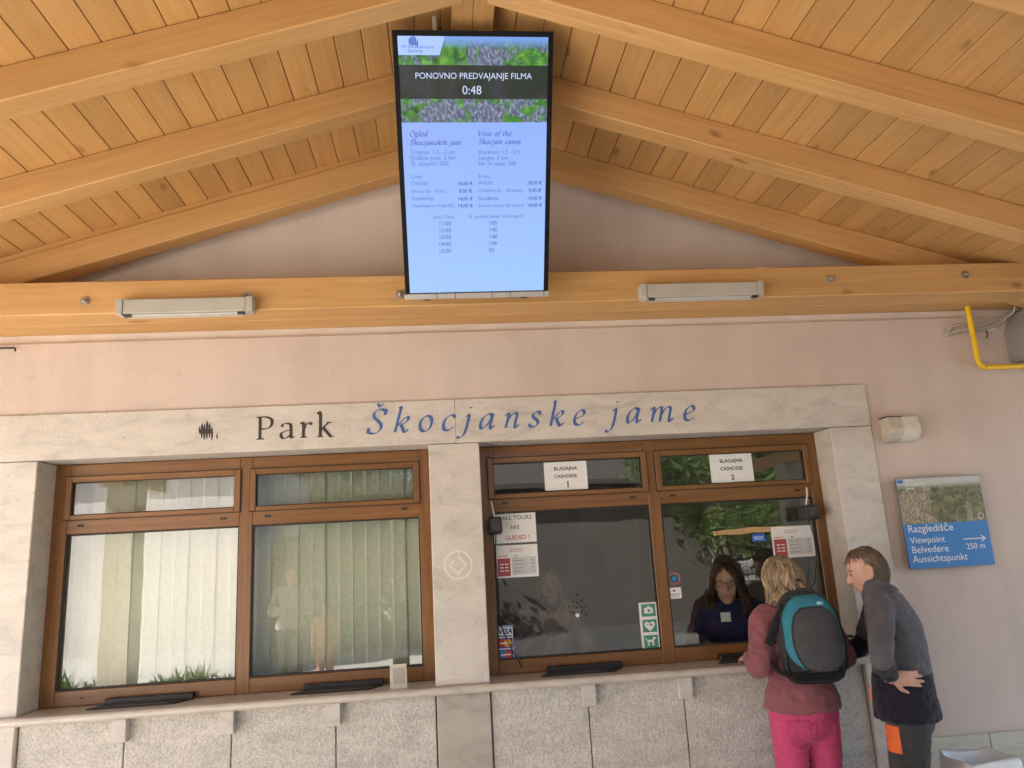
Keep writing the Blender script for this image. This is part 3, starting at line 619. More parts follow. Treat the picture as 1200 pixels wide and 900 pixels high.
for i, (h0, h1) in enumerate(((.0, .022), (-.006, .030), (-.009, .03), (-.004, .033), (-.008, .026), (-.010, .014))):
    mb.box(x+i*.0072, x+i*.0072+.0058, y+h0, y+h1, .0023, .003)
mb.build('screen_logo', scr_blue, tv, local=True)
# clamp rail below the screen with its arms back to the beam
MB().box(-.372, .372, -.030, -.001, -.06, .006).build('clamp_rail', 'alu', tv, bevel=.002, local=True)
for x in (-.21, -.115, .075, .17, .345): MB().box(x, x+.003, -.031, -.0005, -.06, .007).build('rail_joint', 'darkgrey', tv, local=True)
for x in (-.06, .47): MB().box(x-.02, x+.02, -.5, -.331, 3.09, 3.13).build('bracket_arm', 'darkgrey', tv, bevel=.003)
MB().cyl((.03, -1.18, 4.02), (.03, -1.18, 4.198), .011).build('hanger_rod', 'white', tv)
MB().tube([(.06, -1.15, 4.0), (.055, -1.2, 4.11), (.062, -1.05, 4.19), (.06, -.9, 4.19)], .006, sub=5).build('screen_cable', 'black', tv)

# ================================================================== tube lamps under the beam edge
for x0, x1, lab in ((-1.652, -.966, 'pale grey tube lamp housing on the tie beam, left of the screen'), (1.114, 1.818, 'pale grey tube lamp housing on the tie beam, right of the screen')):
    zc = 3.072 if x0 < 0 else 3.092
    lp = thing('tube_lamp', lab, 'lamp', ((x0+x1)/2, -.365, zc-.045), group='tube lamps on the tie beam')
    MB().box(x0+.035, x1-.035, -.398, -.331, zc-.036, zc+.042).build('housing', 'lampgrey', lp, bevel=.006, seg=2)
    MB().box(x0+.05, x1-.05, -.392, -.338, zc-.046, zc-.0365).build('diffuser', plain('frosted diffuser', (.55, .54, .50), .35), lp, bevel=.003)
    for a, b in ((x0, x0+.034), (x1-.034, x1)):
        MB().prism([(a, -.403, zc-.046+(.012 if a == x0 else 0)), (a, -.403, zc+.044), (b, -.403, zc+.044), (b, -.403, zc-.046+(.012 if a != x0 else 0))], (0, .072, 0)).build('end_cap', 'lampgrey', lp, bevel=.005, seg=2)
    for x in (x0+.06, x1-.06): MB().box(x-.017, x+.017, -.4005, -.38, zc-.052, zc-.040).build('clip', 'darkgrey', lp, bevel=.002)

# ================================================================== viewpoint sign
sg = thing('direction_sign', 'square blue and picture sign with four languages and a right arrow', 'sign', (2.891, -.03, 1.507))
MB().box(2.63, 3.152, -.040, -.028, 1.507, 2.022).build('plate', plain('sign edge', (.10, .12, .16), .4), sg, bevel=.0015)
PS = dict(wood=[(.3, (.035, .04, .015)), (.48, (.11, .115, .045)), (.62, (.24, .22, .10)), (.76, (.42, .37, .22))], rock=[(.3, (.09, .075, .05)), (.5, (.30, .25, .17)), (.68, (.58, .50, .37))], sky=(.198, .232, (.50, .52, .48)))
MB().box(2.632, 3.150, -.0412, -.0402, 1.759, 2.020).build('picture', picmat('printed gorge', 1, PS, 20, emission=False, vert=2, cliff=((-.19, 0, .06), .20, .28)), sg)
MB().box(2.632, 3.150, -.0412, -.0402, 1.509, 1.759).build('blue_panel', 'blueprint', sg)
def on(px, py, y): return at(px, py, y)
for s_, xa, xb, yb in (('Razgledišče', 170, 310, 752), ('Viewpoint', 177, 286, 786), ('Belvedere', 182, 296, 816), ('Aussichtspunkt', 186, 358, 845)):
    k = 200/529; a = on(1000+xa*k, 340+yb*k, -.0413); b = on(1000+xb*k, 340+yb*k, -.0413)
    text('sign_text', s_, 'paper', sg, face_matrix((a.x, -.0414, a.z)), width=b.x-a.x)
a = on(1133, 643.5, -.0413); b = on(1154.5, 642, -.0413)
text('sign_text', '250 m', 'paper', sg, face_matrix((a.x, -.0414, a.z)), width=b.x-a.x)
a = on(1129, 631.5, -.0413); b = on(1155.5, 630.5, -.0413); z = (a.z+b.z)/2
MB().box(a.x, b.x-.004, -.0422, -.0413, z-.0028, z+.0028).prism([(b.x, -.0424, z), (b.x-.028, -.0424, z+.019), (b.x-.030, -.0424, z+.013), (b.x-.010, -.0424, z), (b.x-.030, -.0424, z-.013), (b.x-.028, -.0424, z-.019)], (0, .001, 0)).build('arrow', 'paper', sg)
MB().box(2.636, 2.672, -.0420, -.0413, 1.996, 2.014).build('small_crest', 'blueprint2', sg)
for i, (s_, wd) in enumerate((('Park', .05), ('Škocjanske', .12), ('jame', .05))): text('sign_text', s_, 'paper', sg, face_matrix((2.685, -.0414, 2.000-.022*i)), width=wd)
mb = MB(); cx, cz = 3.118, 1.785
ring(mb, .016, .019, 20)
mb.bm.verts.ensure_lookup_table(); bmesh.ops.translate(mb.bm, verts=list(mb.bm.verts), vec=(0, -.0405, 0)); mb.build('small_emblem', 'paper', sg)
for x, z in ((2.70, 1.6), (3.08, 1.6), (2.70, 1.93), (3.08, 1.93)): MB().cyl((x, -.0275, z), (x, .014, z), .012).build('standoff', 'steel', sg)

# ================================================================== stone wall light
wl = thing('wall_light', 'small half-round pale stone wall light beside the lintel', 'wall light', (2.717, .015, 2.25))
pr = [(.012, 2.385), (-.075, 2.385)]+[(-.008-.082*math.cos(R(a)), 2.315-.075*math.sin(R(a))) for a in (0, 15, 30, 45, 60, 75, 90)]+[(.012, 2.24)]
MB().prism([(2.622, y, z) for y, z in pr], (.078, 0, 0)).build('shade', 'concrete', wl, bevel=.003)
MB().prism([(2.701, y*.98, z) for y, z in pr], (.112, 0, 0)).build('shade', plain('pale cast stone', (.66, .60, .49), .7, var=.05, bump=.2), wl, bevel=.003)
MB().box(2.618, 2.72, -.07, .013, 2.386, 2.391).build('cover_plate', 'darkgrey', wl)

# ================================================================== pipe, cables, grey box at the right
MB().tube([(3.282, -.05, 3.06), (3.282, -.05, 2.78), (3.282, -.05, 2.72), (3.295, -.05, 2.685), (3.33, -.05, 2.672), (3.40, -.05, 2.672), (4.3, -.05, 2.672)], .0165, n=14, sub=5).build('gas_pipe', 'yellow', label='bright yellow pipe bending out below the tie beam at the right', cat='pipe')
gb = thing('grey_box', 'dark grey box with a pale rim mounted under the beam beside the yellow pipe', 'box', (3.63, -.1, 2.70))
pts = [(x+.085, z) for x, z in ((3.47, 2.705), (3.452, 2.74), (3.455, 2.90), (3.50, 3.01), (3.56, 3.05), (3.95, 3.05), (3.95, 2.705))]
MB().prism([(x, -.16, z) for x, z in pts], (0, .174, 0)).build('shell', plain('grey shell', (.26, .25, .235), .5), gb, bevel=.006)
c_ = Vector((3.785, 0, 2.88)); MB().prism([(c_.x+(x-c_.x)*.93, -.168, c_.z+(z-c_.z)*.80+.03) for x, z in pts], (0, .01, 0)).build('front', plain('grey grille', (.13, .125, .12), .6), gb, bevel=.004)
MB().box(3.56, 4.035, -.172, -.161, 2.71, 2.765).build('lower_trim', 'palegrey', gb, bevel=.003)
text('label_text', '13', 'ink', gb, face_matrix((3.585, -.1735, 2.728)), width=.04, bold=.02)
cb = thing('loose_cables', 'loop of grey cables coming out of the wall behind the yellow pipe', 'cable', (3.2, 0, 2.86))
p = lambda px, py, y: tuple(at(px, py, y))
MB().tube([p(1109, 393, .014), p(1118, 381, -.02), p(1140, 380, -.03), p(1160, 378, -.04), p(1178, 372, -.05), p(1192, 362, -.08)], .006, sub=6).build('cable', 'cable', cb)
MB().tube([p(1109, 393, .014), p(1125, 386, -.025), p(1150, 385, -.035), p(1170, 378, -.05), p(1186, 368, -.07), p(1189, 360, -.1)], .006, sub=6).build('cable', 'cable', cb)
MB().tube([p(1110, 394, .014), p(1128, 391, -.01), p(1148, 388, -.02), p(1162, 384, -.03), p(1183, 369, -.05)], .004, sub=6).build('cable', 'cable', cb)
MB().tube([p(1155, 386, .0), p(1157, 392, -.01), p(1156, 396, -.01)], .004).build('cable_end', 'darkgrey', cb)
MB().box(*sorted((p(1157, 386, 0)[0], p(1166, 386, 0)[0])), -.01, .012, p(1160, 388, 0)[2], p(1160, 384, 0)[2]).build('clip', 'white', cb, bevel=.002)
MB().tube([p(-6, 409, .012), p(4, 408, -.02), p(12, 408, -.02), p(17, 408, -.015), p(18, 411, -.012)], .005, sub=5).build('wall_hook', 'black', label='small black hook on the plaster at the left edge', cat='hook')

# ================================================================== on the glass
def notice(name, label, q, y=.183, cat='notice', mat='paper', group=None, thick=.0012):
    """sheet from four photo corners, kept square to the wall"""
    P = [at(*c, y) for c in q]; x0 = (P[0].x+P[3].x)/2; x1 = (P[1].x+P[2].x)/2; z1 = (P[0].z+P[1].z)/2; z0 = (P[2].z+P[3].z)/2
    t = thing(name, label, cat, ((x0+x1)/2, y, z0), group=group)
    MB().box(x0, x1, y, y+thick, z0, z1).build('sheet', mat, t); return t, x0, x1, z0, z1
def line(t, s_, m, x0, x1, z, y, bold=0, frac=1):
    w_ = (x1-x0)*frac; c = (x0+x1)/2
    return text('print', s_, m, t, face_matrix((c-w_/2, y-.0003, z)), width=w_, bold=bold)
def bar(t, m, x0, x1, z0, z1, y, name='print_block'): return MB().box(x0, x1, y-.0006, y, z0, z1).build(name, m, t)
YT, YM = .2115, .2185
for q, num, lab in ((((637, 542), (687, 540), (689, 572), (639, 576)), '1', 'white cashdesk paper numbered one, on the upper pane beside the pillar'), (((831, 533), (880, 531), (884, 563), (834, 567)), '2', 'white cashdesk paper numbered two, on the upper pane above the price sheet')):
    t, x0, x1, z0, z1 = notice('desk_notice', lab, q, YT, group='cashdesk number papers'); h = z1-z0
    line(t, 'BLAGAJNA', 'ink', x0, x1, z0+h*.70, YT, .015, .54); line(t, 'CASHDESK', 'ink', x0, x1, z0+h*.43, YT, .015, .54); line(t, num, 'ink', x0, x1, z0+h*.09, YT, .02, .075 if num == '2' else .028)
t, x0, x1, z0, z1 = notice('tour_notice', 'white paper reading ALL TOURS ARE GUIDED above a price sheet', ((578, 600), (627, 597), (629, 635), (578, 637)), YM); h = z1-z0
line(t, 'ALL TOURS', 'ink', x0+.03, x1, z0+h*.72, YM, 0, .78); line(t, 'ARE', 'ink', x0, x1, z0+h*.42, YM, 0, .22); line(t, 'GUIDED !', 'redink', x0+.02, x1, z0+h*.10, YM, .01, .62)
for q, lab in ((((580, 640), (630, 637), (631, 674), (582, 679)), 'price sheet with a red block, taped under the guided tours paper'), (((903, 618), (952, 615), (955, 651), (907, 655)), 'price sheet with a red block, taped above the visitor with the backpack')):
    t, x0, x1, z0, z1 = notice('price_sheet', lab, q, YM, group='price sheets on the glass'); h = z1-z0; w_ = x1-x0
    bar(t, 'redblock', x0+w_*.04, x0+w_*.34, z0+h*.05, z0+h*.60, YM)
    bar(t, 'palegrey', x0+w_*.38, x1-w_*.05, z0+h*.08, z0+h*.62, YM)
    for i in range(2): bar(t, 'redink', x0+w_*(.34-.03*i), x0+w_*(.68-.04*i), z0+h*(.86-.06*i), z0+h*(.875-.06*i), YM, 'print_line')
    bar(t, 'redink', x0+w_*.06, x0+w_*.28, z0+h*.65, z0+h*.672, YM, 'print_line'); bar(t, 'ink', x0+w_*.46, x0+w_*.52, z0+h*.65, z0+h*.675, YM, 'print_line')
    for i in range(4):
        bar(t, 'greyink', x0+w_*.42, x0+w_*(.62+.03*(i % 2)), z0+h*(.16+.115*i), z0+h*(.185+.115*i), YM-.0006, 'print_line'); bar(t, 'greyink', x1-w_*.17, x1-w_*.08, z0+h*(.16+.115*i), z0+h*(.185+.115*i), YM-.0006, 'print_line')
    for i in range(3):
        for j in range(2): bar(t, 'paper', x0+w_*(.10+.11*j), x0+w_*(.18+.11*j), z0+h*(.20+.10*i), z0+h*(.235+.10*i), YM-.0006, 'print_line')
# payment card sticker
t, x0, x1, z0, z1 = notice('card_sticker', 'strip of three payment card logos in the lower corner of the glass', ((581.5, 734), (600.5, 733), (602.5, 773), (583.5, 775)), YM, 'sticker'); h = (z1-z0)/3; cm = (x0+x1)/2
def disc(t, m, c, r, y, name='disc', n=22): return MB().prism([(c[0]+r*math.cos(2*math.pi*i/n), y-.0012, c[1]+r*math.sin(2*math.pi*i/n)) for i in range(n)], (0, .0012, 0)).build(name, m, t)
navy = plain('card navy', (.02, .05, .25), .4); red_ = plain('card red', (.62, .03, .02), .4); amber = plain('card amber', (.80, .40, .02), .4); sky_ = plain('card blue', (.02, .25, .62), .4)
text('print', 'VISA', navy, t, face_matrix((x0+.008, YM-.0003, z0+2.30*h)), width=x1-x0-.016, bold=.03, shear=.25); bar(t, navy, x0+.003, x1-.003, z0+2.05*h, z0+2.16*h, YM); bar(t, sky_, x0+.003, x1-.003, z0+2.86*h, z0+2.96*h, YM)
bar(t, navy, x0+.003, x1-.003, z0+1.06*h, z0+1.94*h, YM); bar(t, navy, x0+.003, x1-.003, z0+.06*h, z0+.94*h, YM)
r_ = h*.36
disc(t, red_, (cm-r_*.62, z0+1.5*h), r_, YM-.0007); disc(t, amber, (cm+r_*.62, z0+1.5*h), r_, YM-.0013)
disc(t, sky_, (cm-r_*.62, z0+.5*h), r_, YM-.0007); disc(t, red_, (cm+r_*.62, z0+.5*h), r_, YM-.0013)
for k in (1.5, .5): bar(t, 'paper', cm-r_*1.2, cm+r_*1.2, z0+k*h-.004, z0+k*h+.004, YM-.0028)
# green pictogram strip
t, x0, x1, z0, z1 = notice('pictogram_sticker', 'white strip with three green pictograms low on the glass by the mullion', ((748, 707), (770, 705), (775, 760), (753, 762)), YM, 'sticker'); h = (z1-z0)/3; cm = (x0+x1)/2
for k in range(3): bar(t, 'green_st', x0+.014, x1-.014, z0+h*(k+.1), z0+h*(k+.9), YM)
zc = z0+2.5*h; bar(t, 'paper', cm-.026, cm+.026, zc-.018, zc+.014, YM-.0007, 'camera_icon'); bar(t, 'paper', cm-.008, cm+.012, zc+.0145, zc+.022, YM-.0007, 'camera_icon'); disc(t, 'green_st', (cm+.002, zc-.002), .008, YM-.0014)
zc = z0+1.5*h; hp = [(cm+.031*(math.sin(a)**3), YM-.0013, zc+.002*(13*math.cos(a)-5*math.cos(2*a)-2*math.cos(3*a)-math.cos(4*a))) for a in [2*math.pi*i/30 for i in range(30)]]
MB().prism(hp, (0, .0006, 0)).build('heart_icon', 'paper', t); disc(t, 'green_st', (cm+.008, zc+.006), .007, YM-.0014); bar(t, 'green_st', cm-.018, cm-.006, zc+.006, zc+.010, YM-.0014)
zc = z0+.5*h; dg = MB(); dg.box(cm-.022, cm+.016, YM-.0013, YM-.0007, zc-.002, zc+.010)
for x in (-.021, -.014, .006, .012): dg.box(cm+x, cm+x+.004, YM-.0013, YM-.0007, zc-.022, zc-.002)
dg.prism([(cm+.010, YM-.0013, zc+.0101), (cm+.016, YM-.0013, zc+.0101), (cm+.030, YM-.0013, zc+.014), (cm+.026, YM-.0013, zc+.022), (cm+.013, YM-.0013, zc+.026)], (0, .0006, 0)).prism([(cm-.0221, YM-.0013, zc+.004), (cm-.0221, YM-.0013, zc+.010), (cm-.032, YM-.0013, zc+.022), (cm-.034, YM-.0013, zc+.019)], (0, .0006, 0)).build('dog_icon', 'paper', t)
# round and small stickers
c = at(790, 678, YM); t = thing('round_sticker', 'small round blue and orange sticker on the glass beside the mullion', 'sticker', (c.x, YM, c.z-.035))
disc(t, plain('sticker rust', (.45, .14, .07), .5), (c.x, c.z), .036, YM+.001, 'rim'); disc(t, plain('sticker slate', (.05, .10, .16), .5), (c.x, c.z), .028, YM-.0003, 'centre'); disc(t, sky_, (c.x, c.z), .012, YM-.0016, 'drop')
t, x0, x1, z0, z1 = notice('small_sticker', 'small white sticker with fine print below the round sticker', ((783, 689), (798, 688), (799, 701), (784, 702)), YM, 'sticker'); disc(t, 'ink', ((x0+x1)/2-.004, z1-.018), .006, YM); bar(t, 'greyink', x0+.01, x1-.01, z0+.022, z0+.026, YM, 'print_line'); bar(t, 'greyink', x0+.014, x1-.014, z0+.012, z0+.015, YM, 'print_line')
t, x0, x1, z0, z1 = notice('blue_sticker', 'small blue sticker on the glass left of the price sheet', ((881, 626), (896, 625), (897, 634), (882, 635)), YM, 'sticker', 'blueprint2'); bar(t, 'paper', x0+.008, x1-.01, (z0+z1)/2+.002, (z0+z1)/2+.006, YM, 'print_line'); bar(t, 'paper', x0+.012, x1-.014, (z0+z1)/2-.009, (z0+z1)/2-.005, YM, 'print_line')
# talk-through holes
th = thing('speech_grille', 'ring of small drilled speech holes in the left cashdesk pane', 'speech holes', (1.0, .219, 1.40))
for k, (px, py) in enumerate([(676, 697), (671, 705), (682, 704), (676, 706), (667, 711), (672, 711), (681, 711), (687, 710), (676, 712), (672, 718), (682, 717), (687, 720), (669, 717)]):
    c = at(px, py, .2195); MB().cyl((c.x, .2188, c.z), (c.x, .2199, c.z), .0062, n=10).build('hole', 'black', th)
c = at(676.5, 721, .219); MB().cyl((c.x, .213, c.z), (c.x, .2198, c.z), .011, n=14).build('cover_cap', 'white', th)

# ================================================================== intercom boxes hung on the frames
def intercom(lab, px, py, wd, hh, tilt, cable, arm):
    c = at(px, py, .13); t = thing('intercom_speaker', lab, 'speaker', (c.x, .13, c.z), group='intercom speakers on the cashdesk windows')
    m4 = Matrix.Translation(c) @ Matrix.Rotation(tilt, 4, 'Z') @ Matrix.Rotation(R(-8), 4, 'X')
    body = mesh_obj('case', MB().box(-wd/2, wd/2, -.045, .035, -hh/2, hh/2).mesh('case', .014, 3), 'black', t, m4)
    mesh_obj('grille', MB().box(-wd/2+.012, wd/2-.012, -.048, -.044, -hh/2+.012, hh/2-.012).mesh('grille', .004), 'darkgrey', t, m4)
    MB().tube([tuple(at(*arm, .184)), tuple(at(arm[0]+(px-arm[0])*.4, arm[1]+8, .165)), (c.x, .15, c.z+hh*.45)], .0055, sub=4).build('arm', 'white', t)
    MB().tube([(c.x+.005, .15, c.z-hh*.45)]+[tuple(at(*q)) for q in cable], .0032, n=6, sub=6).build('cord', 'black', t)
intercom('black intercom box hung beside the guided tours paper, left cashdesk window', 580, 616.5, .078, .092, R(0), ((581, 650, .17), (584, 690, .18), (587, 730, .185), (597, 755, .185), (612, 782, .19)), (575.5, 588))
intercom('black intercom box hung at the right end of the cashdesk window', 947, 601, .105, .085, R(20), ((956, 640, .17), (955, 680, .18), (951, 690, .17), (958, 720, .18), (964, 745, .19)), (945, 572))

# ================================================================== things on the sill
for a, b, lab in (((105, 826), (222, 812), 'flat black cash tray on the sill, at the far left pane'), ((342, 808), (448, 798), 'flat black cash tray on the sill, beside the cream card reader'), ((633, 786), (731, 777), 'flat black cash tray on the sill, below the speech holes'), ((838, 771), (905, 766), 'flat black cash tray on the sill, at the visitor with the backpack')):
    x0 = at(*a, .1).x; x1 = at(*b, .1).x; t = thing('cash_tray', lab, 'tray', ((x0+x1)/2, .13, 1.0602), group='cash trays on the sill')
    MB().box(x0+.05, x1, .15, .196, 1.0605, 1.094).build('hood', 'black', t, bevel=.004)
    MB().prism([(x0, .05, 1.0604), (x1-.06, .05, 1.0604), (x1, .149, 1.0604), (x0+.05, .149, 1.0604)], (0, 0, .007)).build('dish', 'black', t, bevel=.002)
    MB().prism([(x0+.05, .0595, 1.0675), (x1-.09, .0595, 1.0675), (x1-.045, .148, 1.0675), (x0+.075, .148, 1.0675)], (0, 0, .0025)).build('insert', 'darkgrey', t)
cr = thing('card_reader', 'cream box with a grey face standing on the sill by the pillar', 'device', (-.28, .06, 1.0602))
m4 = Matrix.Translation((-.28, .06, 1.0604)) @ Matrix.Rotation(R(8), 4, 'Z')
mesh_obj('case', MB().prism([(-.043, -.03, 0), (-.043, .045, 0), (-.043, .045, .11), (-.043, -.005, .118)], (.086, 0, 0)).mesh('case', .004), 'cream', cr, m4)
mesh_obj('face', MB().prism([(-.030, -.0275, .022), (.030, -.0275, .022), (.030, -.0110, .098), (-.030, -.0110, .098)], (0, -.003, .0006)).mesh('face'), plain('grey face', (.40, .38, .33), .5), cr, m4)
# ================================================================== waste bin with liner
wb = thing('waste_bin', 'white waste bin with a crumpled bag over its rim beside the wall', 'bin', (2.64, -.34, .0))
def rrect(w_, d_, z, r=.05, n=5):
    o = []
    for sx, sy, a0 in ((1, 1, 0), (-1, 1, 90), (-1, -1, 180), (1, -1, 270)):
        for i in range(n+1): a = R(a0+90*i/n); o.append((sx*(w_/2-r)+r*math.cos(a), sy*(d_/2-r)+r*math.sin(a), z))
    return o
def loft(mb, rings, cap0=True, cap1=False, mi=0):
    V = [[mb.bm.verts.new(p) for p in r] for r in rings]
    for a, b in zip(V, V[1:]):
        for i in range(len(a)):
            f = mb.bm.faces.new((a[i], a[(i+1) % len(a)], b[(i+1) % len(a)], b[i])); f.smooth = True; f.material_index = mi
    if cap0: mb.bm.faces.new(V[0][::-1])
    if cap1: mb.bm.faces.new(V[-1])
    return mb
loft(MB(), [rrect(.24, .20, 0), rrect(.28, .24, .525), rrect(.30, .26, .535), rrect(.30, .26, .545), rrect(.27, .23, .545), rrect(.23, .19, .02)]).build('bucket', 'white', wb, local=True)
rings = []
for k, (sc_, z) in enumerate(((1.02, .46), (1.04, .49), (1.04, .54), (1.03, .585), (.97, .60), (.90, .59), (.83, .50), (.76, .40))):
    rg = []
    for x, y, _ in rrect(.295*sc_, .255*sc_, 0, n=9):
        nz = noise.noise(Vector((x*22, y*22, k*.9))); rg.append((x*(1+.04*nz), y*(1+.04*nz), z+.025*nz*(1 if k else 1.5)))
    rings.append(rg)
loft(MB(), rings, cap0=False).build('liner', 'bag', wb, local=True)
# ================================================================== people
def cloth(name, col, rough=.9, var=.12, scale=18, bump=.35, bscale=260):
    m = plain(name, col, rough, var=var, scale=scale, bump=bump, bscale=bscale, spec=.2); m.node_tree.nodes['Principled BSDF'].inputs['Sheen Weight'].default_value = .15; return m
SKIN = plain('skin', (.56, .315, .225), .5, var=.07, scale=18); SKIN.node_tree.nodes['Principled BSDF'].inputs['Subsurface Weight'].default_value = .08
SKIN.node_tree.nodes['Principled BSDF'].inputs['Subsurface Radius'].default_value = (.01, .004, .002)
EYE = plain('eye and brow', (.12, .075, .055), .4); LIP = plain('lips', (.46, .20, .16), .45); WHITEYE = plain('eye white', (.62, .58, .55), .3)
SC2 = bpy.data.scenes.new('workbench')
def remesh(mb, voxel, smooth=4, wrinkle=0, wscale=(9, 9, 16), seed=0.0):
    me = mb.mesh('tmp'); o = bpy.data.objects.new('tmp', me); SC2.collection.objects.link(o)
    m = o.modifiers.new('r', 'REMESH'); m.mode = 'VOXEL'; m.voxel_size = voxel
    s = o.modifiers.new('s', 'SMOOTH'); s.iterations = smooth; s.factor = .5
    SC2.view_layers[0].update(); dg = SC2.view_layers[0].depsgraph; new = bpy.data.meshes.new_from_object(o.evaluated_get(dg))
    bpy.data.objects.remove(o); bpy.data.meshes.remove(me)
    if wrinkle:
        W = Vector(wscale); NN = [v.normal.copy() for v in new.vertices]
        for v, nv in zip(new.vertices, NN):
            q = Vector((v.co.x*W.x, v.co.y*W.y, v.co.z*W.z+seed))
            n_ = noise.noise(q)+.6*noise.noise(q*2.1+Vector((3, 7, seed)))
            n_ = 1-abs(n_)*2.2
            v.co += nv*(wrinkle*n_)
    for p in new.polygons: p.use_smooth = True
    new.materials.clear(); return new
HEAD = ((-.120, .052, .018, .018), (-.110, .045, .036, .040), (-.088, .030, .050, .060), (-.055, .014, .060, .082), (-.015, .004, .067, .094), (.030, 0, .0735, .099), (.065, -.006, .071, .094), (.095, -.012, .058, .077), (.114, -.014, .036, .050), (.122, -.014, .014, .02))
def add_head(mb, Mh, s=1):
    def T(p): return Mh @ (Vector(p)*s)
    rings = [[T((rx*math.cos(2*math.pi*k/22), yc+ry*math.sin(2*math.pi*k/22), z)) for k in range(22)] for z, yc, rx, ry in HEAD]
    loft(mb, rings, True, True)
    mb.tube([T((0, .090, .030)), T((0, .104, .0)), T((0, .115, -.022)), T((0, .098, -.034))], [.007*s, .009*s, .013*s, .010*s], n=8)
    for k in (-1, 1):
        mb.tube([T((k*.014, .098, -.028)), T((k*.011, .092, -.02))], .008*s, n=8)
        mb.tube([T((k*.071, -.008, .022)), T((k*.081, -.018, .012)), T((k*.078, -.014, -.018)), T((k*.069, -.004, -.036))], [.009*s, .012*s, .010*s, .008*s], n=8)
        mb.tube([T((k*.012, .088, .034)), T((k*.045, .072, .036))], .009*s, n=8)      # brow
        mb.tube([T((k*.045, .058, -.018)), T((k*.036, .066, -.045))], .018*s, n=8)     # cheek
    mb.tube([T((-.022, .083, -.062)), T((0, .091, -.060)), T((.022, .083, -.062))], .0085*s, n=8)
    mb.tube([T((-.017, .084, -.073)), T((0, .090, -.073)), T((.017, .084, -.073))], .0085*s, n=8)
    mb.tube([T((-.012, .068, -.105)), T((.012, .068, -.105))], .018*s, n=8)
def paint_head(me, Mh, s=1, mats=(0, 1, 2, 3), scalp=False):
    inv = Mh.inverted()
    for p in me.polygons:
        q = inv @ p.center
        q = q/s
        if scalp and abs(q.z) < .14 and abs(q.x) < .0765 and q.y > -.125 and (q.z > .078+.2*q.y and q.y < .062 if q.y > .0 else (q.z > .03 if q.y > -.035 else q.z > -.06)): p.material_index = 4; continue
        if q.y < .05 or abs(q.x) > .06 or abs(q.z) > .12: continue
        ax_ = abs(q.x)
        e = ((ax_-.031)/.0125)**2+((q.z-.008)/.0046)**2
        if e < 1: p.material_index = mats[1] if (abs(ax_-.031) < .0055 or q.z > .0105) else mats[3]
        elif abs(ax_-.031) < .019 and abs(q.z-.030+.003*(ax_-.031)/.02) < .0024: p.material_index = mats[1]
        elif ax_ < .024*(1-abs(q.z+.066)/.03) and -.078 < q.z < -.055 and q.y > .075: p.material_index = mats[2]
def add_hand(mb, wr, d, back, thumb, curl=.3, s=1, spread=.06):
    """wrist point, direction of the fingers, normal of the back of the hand, side on which the thumb leaves"""
    d, back, thumb = Vector(d).normalized(), Vector(back).normalized(), Vector(thumb).normalized(); wr = Vector(wr)
    thumb = (thumb-d*thumb.dot(d)).normalized()
    mb.tube([wr-d*.02*s, wr+d*.025*s, wr+d*.065*s, wr+d*.09*s], [(.026*s, .02*s), (.034*s, .017*s), (.040*s, .0155*s), (.037*s, .012*s)], n=12, side=thumb)
    for i, (o_, l) in enumerate(((.029, .068), (.010, .077), (-.010, .072), (-.028, .056))):
        b = wr+d*(.088-.006*abs(i-1.2))*s+thumb*o_*s; dd = (d+thumb*spread*(1.3-i)).normalized(); P = [b-dd*.012*s, b]; c = curl
        for f in (.46, .31, .23):
            dd = (dd*math.cos(c)-back*math.sin(c)).normalized(); P.append(P[-1]+dd*l*f*s*1.05); c = curl*1.15
        mb.tube(P, [.0098*s, .0095*s, .0088*s, .0082*s, .007*s], n=8, sub=3)
    b = wr+d*.028*s+thumb*.026*s; t1 = (d*.62+thumb*.75-back*.15).normalized(); t2 = (d*.9+thumb*.4-back*.25).normalized()
    mb.tube([b-t1*.01*s, b+t1*.032*s, b+t1*.032*s+t2*.03*s, b+t1*.032*s+t2*.052*s], [.0135*s, .0115*s, .010*s, .008*s], n=8, sub=3)
